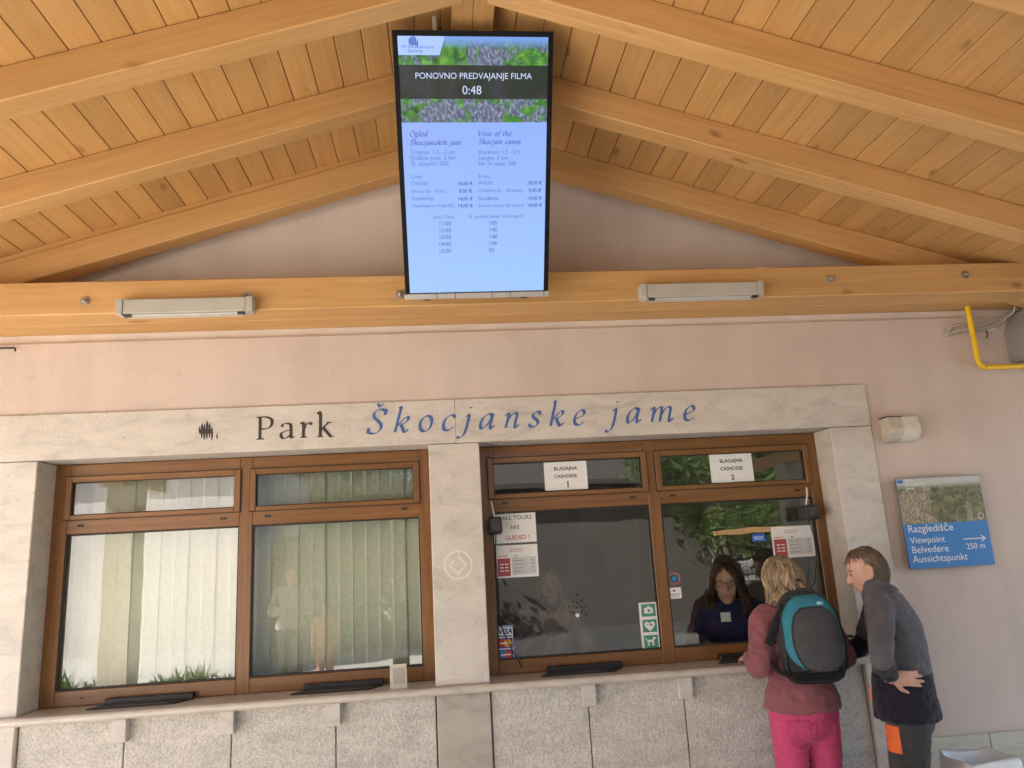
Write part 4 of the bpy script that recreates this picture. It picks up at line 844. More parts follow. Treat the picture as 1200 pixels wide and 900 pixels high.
def person(label, loc, rot, J, st, mats, group=None):
    """J: joints in the figure's own frame (it faces +y); st: sizes; mats: dict of garments"""
    t = thing('person', label, 'person', loc, rot, group); k = st.get('k', 1.0); base = WM[t]
    Mh = Matrix.Translation(J['head']) @ Matrix.Rotation(st.get('hyaw', 0), 4, 'Z') @ Matrix.Rotation(st.get('hpitch', 0), 4, 'X') @ Matrix.Rotation(st.get('hroll', 0), 4, 'Y'); hs = st.get('hs', 1.0)
    vx = st.get('voxel', .006)
    b = MB(); add_head(b, Mh, hs)
    nb_ = Vector(J['neck']); hb = Mh @ Vector((0, -.022, -.07))*1
    b.tube([Mh @ (Vector((0, -.012, -.03))*hs), Mh @ (Vector((0, -.018, -.09))*hs), nb_, nb_+Vector((0, -.01, -.06))], [.05*hs, .050*k, .054*k, .058*k], n=14)
    w_ = st['w']
    tors = [(J['hip'], w_['hip']), (J['waist'], w_['waist']), (J['chest'], w_['chest']), (J['shoulder'], w_['shoulder'])]
    b.tube([p for p, _ in tors], [(q[0]*.86, q[1]*.84) for _, q in tors], n=20, side=(1, 0, 0), caps=False)
    for a in ('L', 'R'):
        sh, el, wr = (Vector(J[x+a]) for x in ('sh', 'el', 'wr'))
        b.tube([sh, (sh+el)/2, el, (el*.6+wr*.4), wr], [.046*k, .042*k, .036*k, .037*k, .025*k], n=12)
        h = st['hand'+a]; add_hand(b, wr, h[0], h[1], h[2], h[3], k*st.get('hand', 1))
        hp, kn, an = (Vector(J[x+a]) for x in ('hip', 'kn', 'an'))
        b.tube([hp, (hp+kn)/2, kn, kn*.6+an*.4, an], [.078*k, .068*k, .052*k, .050*k, .035*k], n=12)
        b.tube([an+Vector((0, -.04, -.045))*k, an+Vector((0, .08, -.045))*k, an+Vector((0, .16, -.06))*k], [.034*k, .036*k, .026*k], n=10)
    me = remesh(b, vx, 3); [me.materials.append(m) for m in (mats.get('skin', SKIN), EYE, LIP, WHITEYE)]; (mats.get('scalp') and me.materials.append(mats['scalp'])); paint_head(me, Mh, hs, scalp='scalp' in mats)
    mesh_obj('body', me, [], t, base)
    # trousers
    b = MB(); q = w_['hip']
    b.tube([Vector(J['hip'])+Vector((0, 0, .10*k)), Vector(J['hip'])+Vector((0, -.005, .02)), Vector(J['hip'])+Vector((0, -.005, -.07*k))], [(w_['waist'][0]*1.0, w_['waist'][1]*1.0), (q[0]*.98, q[1]*.98), (q[0]*.94, q[1]*.92)], n=20, side=(1, 0, 0))
    for a in ('L', 'R'):
        hp, kn, an = (Vector(J[x+a]) for x in ('hip', 'kn', 'an')); lg = st.get('leg', 1)
        b.tube([hp+Vector((0, 0, .03)), hp*.7+kn*.3, kn, kn*.5+an*.5, an+Vector((0, 0, .01))], [.094*k*lg, .088*k*lg, .070*k*lg, .066*k*lg, .060*k*lg], n=16)
    me = remesh(b, .010, 3, .0048, (13, 13, 30), loc[0]); [me.materials.append(m) for m in mats['trousers']]
    if 'trouser_paint' in st: st['trouser_paint'](me)
    mesh_obj('trousers', me, [], t, base)
    # shoes
    for a in ('L', 'R'):
        an = Vector(J['an'+a]); b = MB()
        b.tube([an+Vector((0, -.065, -.042))*k, an+Vector((0, .02, -.03))*k, an+Vector((0, .11, -.05))*k, an+Vector((0, .185, -.06))*k], [(.040*k, .038*k), (.044*k, .046*k), (.050*k, .032*k), (.038*k, .022*k)], n=14, side=(1, 0, 0))
        b.box(an.x-.045*k, an.x+.045*k, an.y-.10*k, an.y+.21*k, .0, .018*k)
        mesh_obj('shoe', remesh(b, .008, 3), [mats.get('shoe', MAT['darkgrey'])], t, base)
    # jacket
    b = MB(); hem = Vector(J['hip'])+Vector((0, 0, st.get('hem', -.02)))
    P = [hem, Vector(J['hip'])+Vector((0, 0, .07)), Vector(J['waist']), Vector(J['chest']), Vector(J['shoulder']), (Vector(J['shoulder'])*.3+nb_*.7)+Vector((0, -.004, .012))]
    r_ = [(w_['hip'][0]*1.17, w_['hip'][1]*1.19), (w_['hip'][0]*1.09, w_['hip'][1]*1.09), w_['waist'], w_['chest'], w_['shoulder'], (.088*k, .082*k)]
    b.tube(P, r_, n=24, side=(1, 0, 0), caps=False)
    if st.get('collar'):
        b.tube([nb_+Vector((0, -.012, -.03)), nb_+Vector((0, -.008, .028))+Vector(st['collar'])], [.080*k, .068*k], n=18)
    for a in ('L', 'R'):
        sh, el, wr = (Vector(J[x+a]) for x in ('sh', 'el', 'wr')); sl = st.get('sleeve', 1)
        inn = Vector(J['shoulder'])*.5+sh*.5
        b.tube([inn, sh, (sh+el)/2, el, el*.55+wr*.45, wr*.93+el*.07], [.062*k, .066*k*sl, .062*k*sl, .054*k*sl, .050*k*sl, .041*k*sl], n=16, caps=False)
    me = remesh(b, .009, 4, st.get('wr', .004), (13, 13, 19), loc[0]*3); [me.materials.append(m) for m in mats['jacket']]
    if 'jacket_paint' in st: st['jacket_paint'](me, J)
    mesh_obj('jacket', me, [], t, base)
    return t, Mh, hs
def hair(t, Mh, s, mat, n=260, length=.2, wave=.012, r=.0075, vol=1.12, seed=1, short=False, zmin=None, fringe=55, hairline=.045, freq=9, flare=0.0):
    rnd = random.Random(seed); b = MB(); nv = 4 if r < .004 else 5
    for i in range(n):
        ct = rnd.uniform(-.55, 1); th0 = math.acos(max(-1, min(1, ct))); ph = rnd.uniform(-180, 180)          # azimuth 0 = face
        if abs(ph) < 95 and th0 > R(62 if not short else hairline): continue
        if abs(ph) < 60 and th0 > R(45 if not short else hairline): continue
        if abs(ph) < 125 and th0 > R(100) and not short: continue
        pts = []; N_ = 5 if short else 10; v = vol*rnd.uniform(.97, 1.05); p0 = 2.6*math.sin(R(ph)*3+1)+1.7*math.sin(R(ph)*7)+1.5*th0+rnd.uniform(-.7, .7); ln = length*rnd.uniform(.82, 1.08); d_ = 0; last = None
        zend = None
        for k in range(N_+1):
            u = k/N_
            if short:
                th = th0+u*ln/.1; az = R(ph*(1+.25*u)); lift = 1.0+.09*u*rnd.uniform(.2, 1.5)+.012
                q = Vector((math.sin(az)*math.sin(th)*.0755, math.cos(az)*math.sin(th)*.100-.008, math.cos(th)*.122+.004))*lift
            else:
                total = ln+max(0, (1.85-th0))*.10; dist = u*total; slide = max(0, (1.85-th0))*.10
                az_t = ph if abs(ph) > 85 else math.copysign(min(85, abs(ph)+ (85-abs(ph))*min(1, u*2.4)), ph if ph else 1)
                az = R(az_t); vv = 1.03+(v-1.03)*min(1, u*2.2)
                if dist < slide: th = th0+dist/.10; drop = 0
                else: th = max(th0, 1.85); drop = dist-slide
                rr = vv*(1+flare*min(1, drop/.12))
                q = Vector((math.sin(az)*math.sin(th)*.078*rr, math.cos(az)*math.sin(th)*.102*rr-.010, math.cos(th)*.124*min(vv, 1.08)-drop))
                wv = wave*min(1, u*2.2)*math.sin(freq*u+p0); wv2 = wave*.8*min(1, u*2)*math.cos(freq*1.2*u+p0*1.7)
                q += Vector((math.cos(az)*wv+math.sin(az)*wv2, -math.sin(az)*wv+math.cos(az)*wv2, 0))
            pts.append(Mh @ (q*s))
        b.tube(pts, [r*s*(1-.55*(k/N_)**2) for k in range(N_+1)], n=nv, sub=2, caps=False, mi=rnd.randrange(3))
    if not short:       # the mass of hair under the outer locks
        rings = []
        for z, rx, ry, yc in ((.126, .02, .025, -.012), (.115, .045, .060, -.013), (.09, .068, .085, -.017), (.05, .080, .100, -.02), (.0, .083, .085, -.038), (-.05, .080, .072, -.05), (-.10, .076, .065, -.05)):
            rings.append([Mh @ (Vector((rx*math.cos(2*math.pi*k/18), yc+ry*math.sin(2*math.pi*k/18)*(1 if math.sin(2*math.pi*k/18) < 0 else .74), z))*s) for k in range(18)])
        loft(b, rings, True, True)
    return mesh_obj('hair', b.mesh('hair', smooth=True), list(mat), t, WM[t])
def hairmat(name, c1, c2): return [hairtone(name, [x*k for x in c1], [x*k for x in c2]) for k in (.62, 1, 1.3)]
def hairtone(name, c1, c2):
    m, t, b, N, L = newmat(name); tc = N('TexCoord'); mp = N('Mapping'); mp.inputs['Scale'].default_value = (90, 90, 9); L(tc.outputs['Object'], mp.inputs[0])
    n = N('TexNoise'); n.inputs['Scale'].default_value = 1; n.inputs['Detail'].default_value = 4; L(mp.outputs[0], n.inputs['Vector'])
    r = ramp(t, [(.3, c2), (.7, c1)]); L(n.outputs[0], r.inputs[0]); L(r.outputs[0], b.inputs['Base Color']); b.inputs['Roughness'].default_value = .5
    return m
def std(h=1.62, w_=1.0):
    """upright joints for a body height h"""
    s = h/1.62
    J = dict(hip=(0, 0, .87*s), waist=(0, .008, 1.03*s), chest=(0, .0, 1.21*s), shoulder=(0, -.01, 1.325*s), neck=(0, -.012, 1.375*s), head=(0, .02, 1.50*s),
             shL=(-.158*s, -.01, 1.315*s), shR=(.158*s, -.01, 1.315*s), elL=(-.21*s, -.02, 1.05*s), elR=(.21*s, -.02, 1.05*s), wrL=(-.21*s, .06, .84*s), wrR=(.21*s, .06, .84*s),
             hipL=(-.085*s, 0, .82*s), hipR=(.085*s, 0, .82*s), knL=(-.09*s, .015, .46*s), knR=(.09*s, .015, .46*s), anL=(-.09*s, -.01, .085*s), anR=(.09*s, -.01, .085*s))
    st = dict(w=dict(hip=(.172*s*w_, .125*s), waist=(.150*s*w_, .112*s), chest=(.172*s*w_, .125*s), shoulder=(.165*s*w_, .092*s)), k=s, hs=s,
              handL=((0, .15, -1), (-1, 0, 0), (0, 1, 0), .35), handR=((0, .15, -1), (1, 0, 0), (0, 1, 0), .35))
    return J, st
# --- visitor with the backpack
J, st = std(1.62)
J.update(head=(-.01, .045, 1.505), elL=(-.235, -.075, 1.09), wrL=(-.200, .135, 1.105), elR=(.235, -.06, 1.10), wrR=(.12, .14, 1.115))
st.update(hyaw=R(14), hpitch=R(-8), handL=((.1, .95, -.12), (-.35, 0, .93), (.9, .1, .2), .28), handR=((-.3, .9, -.1), (.2, 0, .95), (-.9, -.2, 0), .35), hem=-.005, voxel=.005, wr=.0055)
rose = cloth('rose fleece', (.25, .09, .10)); pinkj = cloth('pink denim', (.56, .07, .17), var=.10, scale=40, bump=.25, bscale=500)
WPOS = (1.805, -.225, 0)
vis, Mh, hs = person('woman with wavy blonde hair, rose fleece and pink jeans at the cashdesk counter', WPOS, R(0), J, st, dict(jacket=[rose], trousers=[pinkj]))
hair(vis, Mh, hs, hairmat('blonde hair', (.50, .37, .225), (.19, .13, .08)), n=2600, length=.165, wave=.019, r=.0025, vol=1.20, seed=3, freq=12, flare=.22)
for k in (-1, 1):       # back pockets and seams of the jeans
    mb = MB(); y = -.128
    for a, b_ in (((.030, .825), (.135, .830)), ((.030, .825), (.036, .715)), ((.135, .830), (.130, .720)), ((.036, .715), (.085, .692)), ((.085, .692), (.130, .720))):
        mb.tube([(k*a[0], y+.05*(a[0]/.135)**2*.5, a[1]), (k*b_[0], y+.05*(b_[0]/.135)**2*.5, b_[1])], .0022, n=5, sub=1)
    mb.build('pocket_seam', cloth('seam pink', (.50, .04, .13)), vis, local=True)
MB().tube([(0, -.118, .86), (0, -.126, .80), (0, -.105, .735)], .0025, n=5, sub=3).build('back_seam', cloth('seam dark pink', (.42, .035, .11)), vis, local=True)
mb = MB(); loft(mb, [[Matrix.Rotation(R(6)*0, 4, 'Z') @ Vector((rx*math.cos(2*math.pi*k/20), -.015+ry*math.sin(2*math.pi*k/20), z)) for k in range(20)] for z, rx, ry in ((1.345, .10, .085), (1.37, .098, .083), (1.395, .082, .072), (1.385, .07, .06), (1.35, .07, .06))], False, False)
mb.build('collar', cloth('grey collar', (.16, .145, .14)), vis, local=True)

# --- visitor leaning in beside her
J, st = std(1.70)
J.update(hip=(0, -.03, .90), waist=(0, -.035, 1.07), chest=(0, -.03, 1.25), shoulder=(0, .0, 1.385), neck=(0, .025, 1.43), head=(-.005, .056, 1.538),
         shL=(-.17, .015, 1.36), elL=(-.33, .045, 1.155), wrL=(-.232, .02, 1.050), shR=(.175, .02, 1.365), elR=(.23, .14, 1.13), wrR=(.20, .32, 1.105), hipL=(-.085, -.03, .85), hipR=(.085, -.03, .85))
st.update(w=dict(hip=(.168, .128), waist=(.170, .132), chest=(.182, .128), shoulder=(.172, .094)), k=1.0, hand=.95, sleeve=.90, hs=.915, hyaw=R(8), hpitch=R(-19), hroll=R(0), hem=-.07, collar=(0, .018, .022), leg=1.08, wr=.0055, voxel=.005,
          handL=((.40, -.88, -.08), (-.90, -.42, .06), (-.1, .35, -.92), .05), handR=((-.1, .95, -.2), (.1, .1, 1), (-1, 0, 0), .3))
grey = cloth('grey fleece', (.095, .090, .098)); dark = cloth('dark fleece', (.014, .012, .020)); trg = cloth('charcoal trousers', (.043, .041, .040), var=.15)
def cut(me, planes):
    bm = bmesh.new(); bm.from_mesh(me)
    for co, no in planes: bmesh.ops.bisect_plane(bm, geom=list(bm.verts)+list(bm.edges)+list(bm.faces), plane_co=co, plane_no=no, dist=1e-5)
    bm.to_mesh(me); bm.free()
    for p in me.polygons: p.use_smooth = True
def mpaint(me, J):
    e, w_ = Vector(J['elL']), Vector(J['wrL']); d = (w_-e); co = e+d*.12
    e2, w2_ = Vector(J['elR']), Vector(J['wrR']); d2 = (w2_-e2)
    cut(me, [((0, 0, 1.045), (0, 0, 1)), (co, d)])
    for p in me.polygons:
        c = p.center; u = max(0, min(1, (c-e).dot(d)/d.length_squared)); dist = (c-(e+d*u)).length
        if (dist < .078 and (c-co).dot(d) > 0 and c.x < -.17) or (c.z < 1.045 and dist > .07): p.material_index = 1
        u = max(0, min(1, (c-e2).dot(d2)/d2.length_squared))
        if (c-(e2+d2*u)).length < .08 and c.y > .1: p.material_index = 1
def tpaint(me):
    cut(me, [((0, 0, z), (0, 0, 1)) for z in (.70, .82, .62, .555)]+[((0, y, 0), (0, 1, 0)) for y in (.02, .085)])
    for p in me.polygons:
        c = p.center
        if c.x < -.10 and .70 < c.z < .82 and .02 < c.y < .085: p.material_index = 1
        if .555 < c.z < .62 and c.y < .02: p.material_index = 1
st['jacket_paint'] = mpaint; st['trouser_paint'] = tpaint
MPOS = (2.215, -.42, 0)
man, Mh2, hs2 = person('man in a two-tone grey fleece leaning in, one hand on his back', MPOS, R(60), J, st, dict(jacket=[grey, dark], trousers=[trg, MAT['orange']], scalp=plain('short hair', (.22, .155, .11), .8, var=.3, scale=120)))
hair(man, Mh2, hs2, hairmat('greying brown hair', (.24, .165, .105), (.10, .066, .042)), n=4200, length=.055, r=.0020, seed=5, short=True, hairline=34)
MB().tube([(-.145, .120, 1.0), (-.148, .122, .93)], .0045, n=6).build('pocket_zip', plain('orange zip', (.85, .16, .06), .5), man, local=True)

# --- cashiers behind the glass
J, st = std(1.60)
J.update(head=(.0, .05, 1.475), elR=(.22, .06, 1.06), wrR=(.10, .19, 1.23), elL=(-.25, .10, 1.06), wrL=(-.16, .30, 1.02))
st.update(hyaw=R(-4), hroll=R(4), hpitch=R(0), handR=((-.25, .0, .95), (.2, .9, 0), (-.9, .2, 0), 1.1), handL=((.2, .9, 0), (-.2, 0, .9), (.9, -.2, 0), .3), voxel=.006)
ca, Mh3, hs3 = person('fair-haired cashier in a dusty beige cardigan, hand raised to her chin, behind the glass', (.70, 1.22, 0), R(184), J, st, dict(jacket=[cloth('dusty beige knit', (.52, .37, .32))], trousers=[trg]))
hair(ca, Mh3, hs3, hairmat('light brown hair', (.44, .29, .16), (.22, .13, .07)), n=900, length=.20, wave=.010, r=.0040, vol=1.10, seed=8)
mb = MB(); mb.tube([(-.07, .05, 1.37), (0, .10, 1.33), (.07, .05, 1.37), (0, -.07, 1.385), (-.07, .05, 1.37)], .026, n=10, sub=5, caps=False); mb.build('scarf', cloth('dark scarf', (.05, .042, .045)), ca, local=True)
J, st = std(1.585)
J.update(head=(.035, .06, 1.46), elR=(.25, .05, 1.06), wrR=(.15, .27, 1.04), elL=(-.25, .05, 1.06), wrL=(-.12, .29, 1.06))
st.update(hyaw=R(-14), hpitch=R(-3), handR=((-.3, .9, -.1), (.2, 0, .95), (-.9, -.2, 0), .35), handL=((.4, .85, -.1), (-.2, 0, .95), (.9, -.2, 0), .35), voxel=.005, wr=.004)
cb2, Mh4, hs4 = person('cashier with curly brown hair, glasses and a navy jacket behind the second pane', (1.80, .60, 0), R(172), J, st, dict(jacket=[cloth('navy jacket', (.016, .030, .10))], trousers=[trg]))
hair(cb2, Mh4, hs4, hairmat('curly brown hair', (.115, .058, .030), (.040, .021, .012)), n=1300, length=.15, wave=.036, r=.0038, vol=1.32, seed=11, freq=15, flare=.2)
mb = MB()
def TH(p): return Mh4 @ (Vector(p)*hs4)
for k in (-1, 1):
    mb.tube([TH((k*.032+.023*math.cos(a), .104-.012*abs(math.cos(a))*(1 if k*math.cos(a) > 0 else 0), .006+.018*math.sin(a))) for a in [2*math.pi*i/16 for i in range(17)]], .0019, n=6, sub=1, caps=False)
    mb.tube([TH((k*.055, .094, .012)), TH((k*.075, .02, .012))], .0019, n=6, sub=1)
mb.tube([TH((-.009, .106, .010)), TH((0, .109, .013)), TH((.009, .106, .010))], .0019, n=6)
mb.build('glasses', MAT['black'], cb2, local=True)
MB().box(.045, .105, .128, .133, 1.235, 1.29).build('name_badge', 'paper', cb2, local=True)

# --- onlookers out in the yard, seen only in the glass
J, st = std(1.66); st.update(voxel=.012, wr=.004)
J.update(elL=(-.25, .03, 1.08), wrL=(-.10, .17, 1.12), elR=(.25, .03, 1.08), wrR=(.10, .17, 1.10))
pa, Mha, hsa = person('adult in a white top and dark trousers, reflected in the curtained window', (-2.13, -6.1, 0), R(-12), J, st, dict(jacket=[cloth('white cotton', (.42, .40, .37))], trousers=[cloth('black trousers', (.02, .02, .022))]))
hair(pa, Mha, hsa, hairmat('dark hair', (.06, .035, .02), (.025, .015, .01)), n=160, length=.10, r=.010, seed=21)
J, st = std(1.18); st.update(voxel=.012)
pb, Mhb, hsb = person('child in a peach coloured outfit, reflected in the curtained window', (-1.66, -6.0, 0), R(-8), J, st, dict(jacket=[cloth('peach cotton', (.62, .30, .19))], trousers=[cloth('peach trousers', (.55, .30, .20))]))
hair(pb, Mhb, hsb, hairmat('brown hair', (.12, .07, .04), (.05, .03, .02)), n=160, length=.08, r=.010, seed=22)

# ================================================================== backpack
bp = thing('backpack', 'grey and turquoise backpack with black base, worn by the blonde woman', 'backpack', (WPOS[0], WPOS[1], 0), R(0))
BW = WM[bp] @ Matrix.Translation((.038, -.095, 1.005)) @ Matrix.Rotation(R(-11), 4, 'Z') @ Matrix.Rotation(R(-3), 4, 'X') @ Matrix.Rotation(R(-2), 4, 'Y'); BH = .46
def interp(tab, v):
    for (a, x), (b, y) in zip(tab, tab[1:]):
        if v <= b: u = (v-a)/(b-a); u = u*u*(3-2*u)*.5+u*.5; return x+(y-x)*u
    return tab[-1][1]
WT = [(a, b*1.06) for a, b in [(0, .098), (.05, .122), (.15, .138), (.4, .146), (.7, .138), (.88, .112), (.96, .082), (1, .045)]]
DT = [(0, .10), (.05, .150), (.15, .185), (.35, .195), (.65, .175), (.85, .130), (.96, .075), (1, .035)]
def BS(u, v, o_=0):
    a = u*math.pi/2; w_ = interp(WT, v)+o_; d_ = interp(DT, v)+o_
    sx = math.copysign(abs(math.sin(a))**.75, math.sin(a)); cy = max(0, math.cos(a))**.62
    return Vector((w_*sx, -d_*cy, BH*v+(o_*.8 if v > .9 else 0)))
def bpart(name, mb, mat): return mesh_obj(name, mb.mesh(name, smooth=True), mat, bp, BW)
mb = MB(); rings = []
for i in range(25):
    v = i/24; rings.append([BS(u/14, v) for u in range(-14, 15)]+[Vector((interp(WT, v)*f, .02, BH*v)) for f in (.8, .4, 0, -.4, -.8)])
loft(mb, rings, True, True); body = bpart('body', mb, cloth('black nylon', (.022, .022, .024), .7, bump=.5, bscale=400))
def patch(uc, a, vc, b, p, q, o_, nu=16, nv=22):
    mb = MB(); G = []
    for j in range(nv+1):
        t_ = -1+2*j/nv; hw = a*max(.15, 1-abs(t_)**q)**(1/p) if q else a; v = vc+b*t_
        G.append([mb.bm.verts.new(BS(uc+hw*(-1+2*i/nu), v, o_)) for i in range(nu+1)])
    for r0, r1 in zip(G, G[1:]):
        for i in range(nu):
            try: mb.bm.faces.new((r0[i], r0[i+1], r1[i+1], r1[i]))
            except ValueError: pass
    r = bmesh.ops.solidify(mb.bm, geom=list(mb.bm.faces), thickness=.004); return mb
bpart('turquoise_panel', patch(.02, .72, .545, .375, 2.6, 2.6, .005), cloth('turquoise nylon', (.085, .42, .54), .55, var=.08, bump=.35, bscale=500))
bpart('grey_panel', patch(.04, .44, .47, .33, 2.4, 2.4, .011), cloth('slate nylon', (.14, .145, .15), .6, var=.1, bump=.35, bscale=500))
bpart('side_panel', patch(-.86, .13, .42, .27, 3, 3, .004), cloth('side mesh', (.075, .075, .085), .8, bump=.9, bscale=350))
mb = patch(.0, .93, .075, .072, 4, 0, .006, 20, 6); bpart('base_panel', mb, cloth('black base nylon', (.015, .015, .016), .65))
mb = MB(); mb.tube([BS(-.74, .12, .008)]+[BS(-.74+.06*math.sin(3*k/8), .12+.72*k/8, .008) for k in range(1, 9)], .004, n=6, sub=3); bpart('zip', mb, MAT['black'])
mb = MB(); mb.tube([BS(.78, .15, .008)]+[BS(.78, .15+.65*k/8, .008) for k in range(1, 9)], .005, n=6, sub=3); bpart('zip', mb, MAT['black'])
mb = MB(); c = BS(.22, .83, .010); mb.box(c.x-.016, c.x+.016, c.y-.003, c.y+.006, c.z-.008, c.z+.008); bpart('logo_patch', mb, cloth('pale stitched patch', (.30, .55, .62), .7))
for uc, a, vc, b, p_, q_, o_ in ((.02, .72, .545, .375, 2.6, 2.6, .010), (.04, .44, .47, .33, 2.4, 2.4, .016)):
    pts = [BS(uc+a*math.copysign(abs(math.cos(t_))**(2/p_), math.cos(t_)), vc+b*math.copysign(abs(math.sin(t_))**(2/q_), math.sin(t_)), o_) for t_ in [2*math.pi*i/48 for i in range(49)]]
    mb = MB(); mb.tube(pts, .0022, n=5, sub=1, caps=False); bpart('piping', mb, MAT['black'])
for k in (-1, 1):
    def B(x, y, z): return BW.inverted() @ (WM[vis] @ Vector((x, y, z)))
    mb = MB(); mb.tube([B(k*.07, -.14, 1.385), B(k*.115, -.137, 1.345), B(k*.155, -.125, 1.27), B(k*.188, -.10, 1.19), B(k*.192, -.095, 1.13), B(k*.165, -.14, 1.075), B(k*.13, -.18, 1.05)], [(.026, .007)]*3+[(.022, .006)]+[(.014, .005)]*3, n=10, sub=5, side=B(1, 0, 0)-B(0, 0, 0)); bpart('shoulder_strap', mb, cloth('strap webbing', (.02, .02, .022), .8))
    mb = MB(); p = BS(k*.97, .44, .012); mb.tube([p, p+Vector((k*.03, -.005, .004)), p+Vector((k*.05, .002, .0))], [.007, .006, .008], n=8); bpart('buckle', mb, MAT['black']); mb = MB(); mb.tube([BS(k*.97, .30, .01), BS(k*.99, .20, .02)+Vector((k*.012, 0, 0)), BS(k*.97, .10, .012)], .005, n=6); bpart('side_strap', mb, MAT['black'])
mb = MB(); mb.tube([(-.03, .0, BH-.01), (-.02, -.01, BH+.035), (.02, -.01, BH+.035), (.03, 0, BH-.01)], .007, n=8, sub=5); bpart('haul_loop', mb, MAT['black'])
# ================================================================== inside the rooms
vb = thing('vertical_blind', 'cream vertical blind drawn across the left window', 'blind', (-1.12, .34, 1.1))
MB().box(-2.2, .0, .31, .36, 2.40, 2.45).build('head_rail', 'white', vb, bevel=.003)
sl = MB(); n = 6; V0, V1 = [], []
for i in range(n+1):
    x = -.0445+.089*i/n; y = .003*(1-(2*i/n-1)**2); V0.append((x, y, 0)); V1.append((x, y+.0014, 0))
loft(sl, [V0+V1[::-1], [(x, y, 1.335) for x, y, _ in V0+V1[::-1]]], True, True); slat = sl.mesh('slat'); slat.materials.append(MAT['blind'])
for i in range(28):
    link(bpy.data.objects.new('slat', slat), vb, Matrix.Translation((-2.14+i*.0775, .332+.0035*(i % 2), 1.065)) @ Matrix.Rotation(R(2+random.uniform(-2.5, 2.5)), 4, 'Z'))
def furn(name, label, cat, boxes, mat, loc, bevel=.004):
    t = thing(name, label, cat, loc)
    for nm, b, m in boxes: MB().box(*b).build(nm, m or mat, t, bevel=bevel)
    return t
furn('service_desk', 'long brown service desk behind the cashdesk panes', 'desk', [('desk_top', (.12, 3.05, .30, .42, .98, 1.02), None), ('desk_top', (.12, 3.05, .95, 1.35, .74, .78), None), ('desk_panel', (.14, 3.0, 1.1, 1.13, .02, .74), None)], 'desk', (1.6, .9, .02))
mon = thing('monitor', 'dark computer monitor turned away, standing low at the left of the cash room', 'monitor', (.52, 1.1, .78))
MB().box(.24, .66, 1.16, 1.19, .92, 1.26).build('panel', 'darkgrey', mon, bevel=.006); MB().box(.42, .48, 1.14, 1.16, .80, 1.0).build('stand', 'black', mon); MB().box(.34, .56, 1.06, 1.24, .781, .80).build('foot', 'black', mon, bevel=.004)
pr = thing('printer', 'small pale grey ticket printer at the left of the second pane', 'printer', (1.40, .55, 1.02))
MB().box(1.31, 1.47, .305, .415, 1.021, 1.20).build('case', 'palegrey', pr, bevel=.008); MB().box(1.33, 1.43, .301, .306, 1.10, 1.11).build('slot', 'darkgrey', pr)
bg_ = thing('black_bag', 'slumped black bag lying on the desk behind the glass', 'bag', (1.15, 1.1, .78))
mb = MB(); mb.tube([(.98, 1.1, .84), (1.08, 1.08, .90), (1.16, 1.1, .95), (1.24, 1.12, .90), (1.36, 1.1, .86)], [.05, .08, .10, .07, .05], n=12); mb.tube([(1.10, 1.05, .96), (1.14, 1.05, 1.03), (1.2, 1.06, .99)], .02, n=8)
me = remesh(mb, .012, 2, .008, (20, 20, 20)); me.materials.append(cloth('black canvas', (.012, .012, .013))); mesh_obj('sack', me, [], bg_)
cab = furn('filing_cabinet', 'tall taupe cabinet against the back wall of the cash room', 'cabinet', [('case', (.18, .52, 3.0, 3.45, .021, 1.9), None), ('drawer', (.20, .50, 2.985, 2.999, 1.0, 1.4), None), ('drawer', (.20, .50, 2.985, 2.999, 1.42, 1.85), None)], plain('cabinet paint', (.24, .20, .17), .5), (.35, 3.2, .02))
# ================================================================== the yard behind the photographer
def house(name, label, x0, x1, y0, y1, h, wm, roofm, plinth=True):
    t = thing(name, label, 'house', ((x0+x1)/2, (y0+y1)/2, 0))
    MB().box(x0, x1, y0, y1, 0, h).build('wall', wm, t)
    if plinth: MB().box(x0-.004, x1+.004, y1-.02, y1+.02, 0, .45).build('plinth', 'paper', t)
    xm = (x0+x1)/2; MB().prism([(x0-.3, y0-.3, h+.004), (x1+.3, y0-.3, h+.004), (x1+.3, (y0+y1)/2, h+1.2), (x0-.3, (y0+y1)/2, h+1.2)], (0, 0, .12)).prism([(x0-.3, (y0+y1)/2, h+1.2), (x1+.3, (y0+y1)/2, h+1.2), (x1+.3, y1+.4, h+.004), (x0-.3, y1+.4, h+.004)], (0, 0, .12)).build('roof', roofm, t)
    return t
tile = plain('clay tiles', (.30, .12, .065), .8)
house('white_house', 'white rendered house across the yard, reflected in the curtained window', -13, -3.3, -14, -7.9, 3.6, 'housewhite', tile)
dk = house('taupe_house', 'dark taupe outbuilding with a pale downpipe, reflected in the cashdesk glass', .3, 6.0, -16, -12, 3.0, 'taupe', plain('slate roof', (.07, .06, .055), .8), False)
MB().cyl((5.95, -11.93, 0), (5.95, -11.93, 2.95), .07).build('downpipe', plain('pale zinc', (.52, .56, .60), .5), dk)
# rubble wall: every stone is a piece
rw = thing('rubble_wall', 'low grey rubble stone wall across the yard, reflected in the second pane', 'wall', (6.6, -8.9, 0))
rocks = []
rm = [stone('rubble grey', (.25, .24, .222), bump=.6, bscale=30, speck=.1), stone('rubble pale', (.34, .322, .295), bump=.6, bscale=30, speck=.1), stone('rubble brown', (.19, .172, .148), bump=.6, bscale=30, speck=.1)]
for k in range(9):
    m = MB(); bmesh.ops.create_cube(m.bm, size=1)
    bmesh.ops.bevel(m.bm, geom=list(m.bm.edges), offset=.16, segments=1, affect='EDGES')
    for v in m.bm.verts: v.co += Vector([random.uniform(-.08, .08) for _ in range(3)])
    me = m.mesh('stone'); me.materials.append(rm[k % 3]); rocks.append(me)
MB().box(4.95, 8.25, -9.1, -8.72, 0, 1.30).build('mortar_core', plain('mortar', (.13, .12, .11), .9), rw)
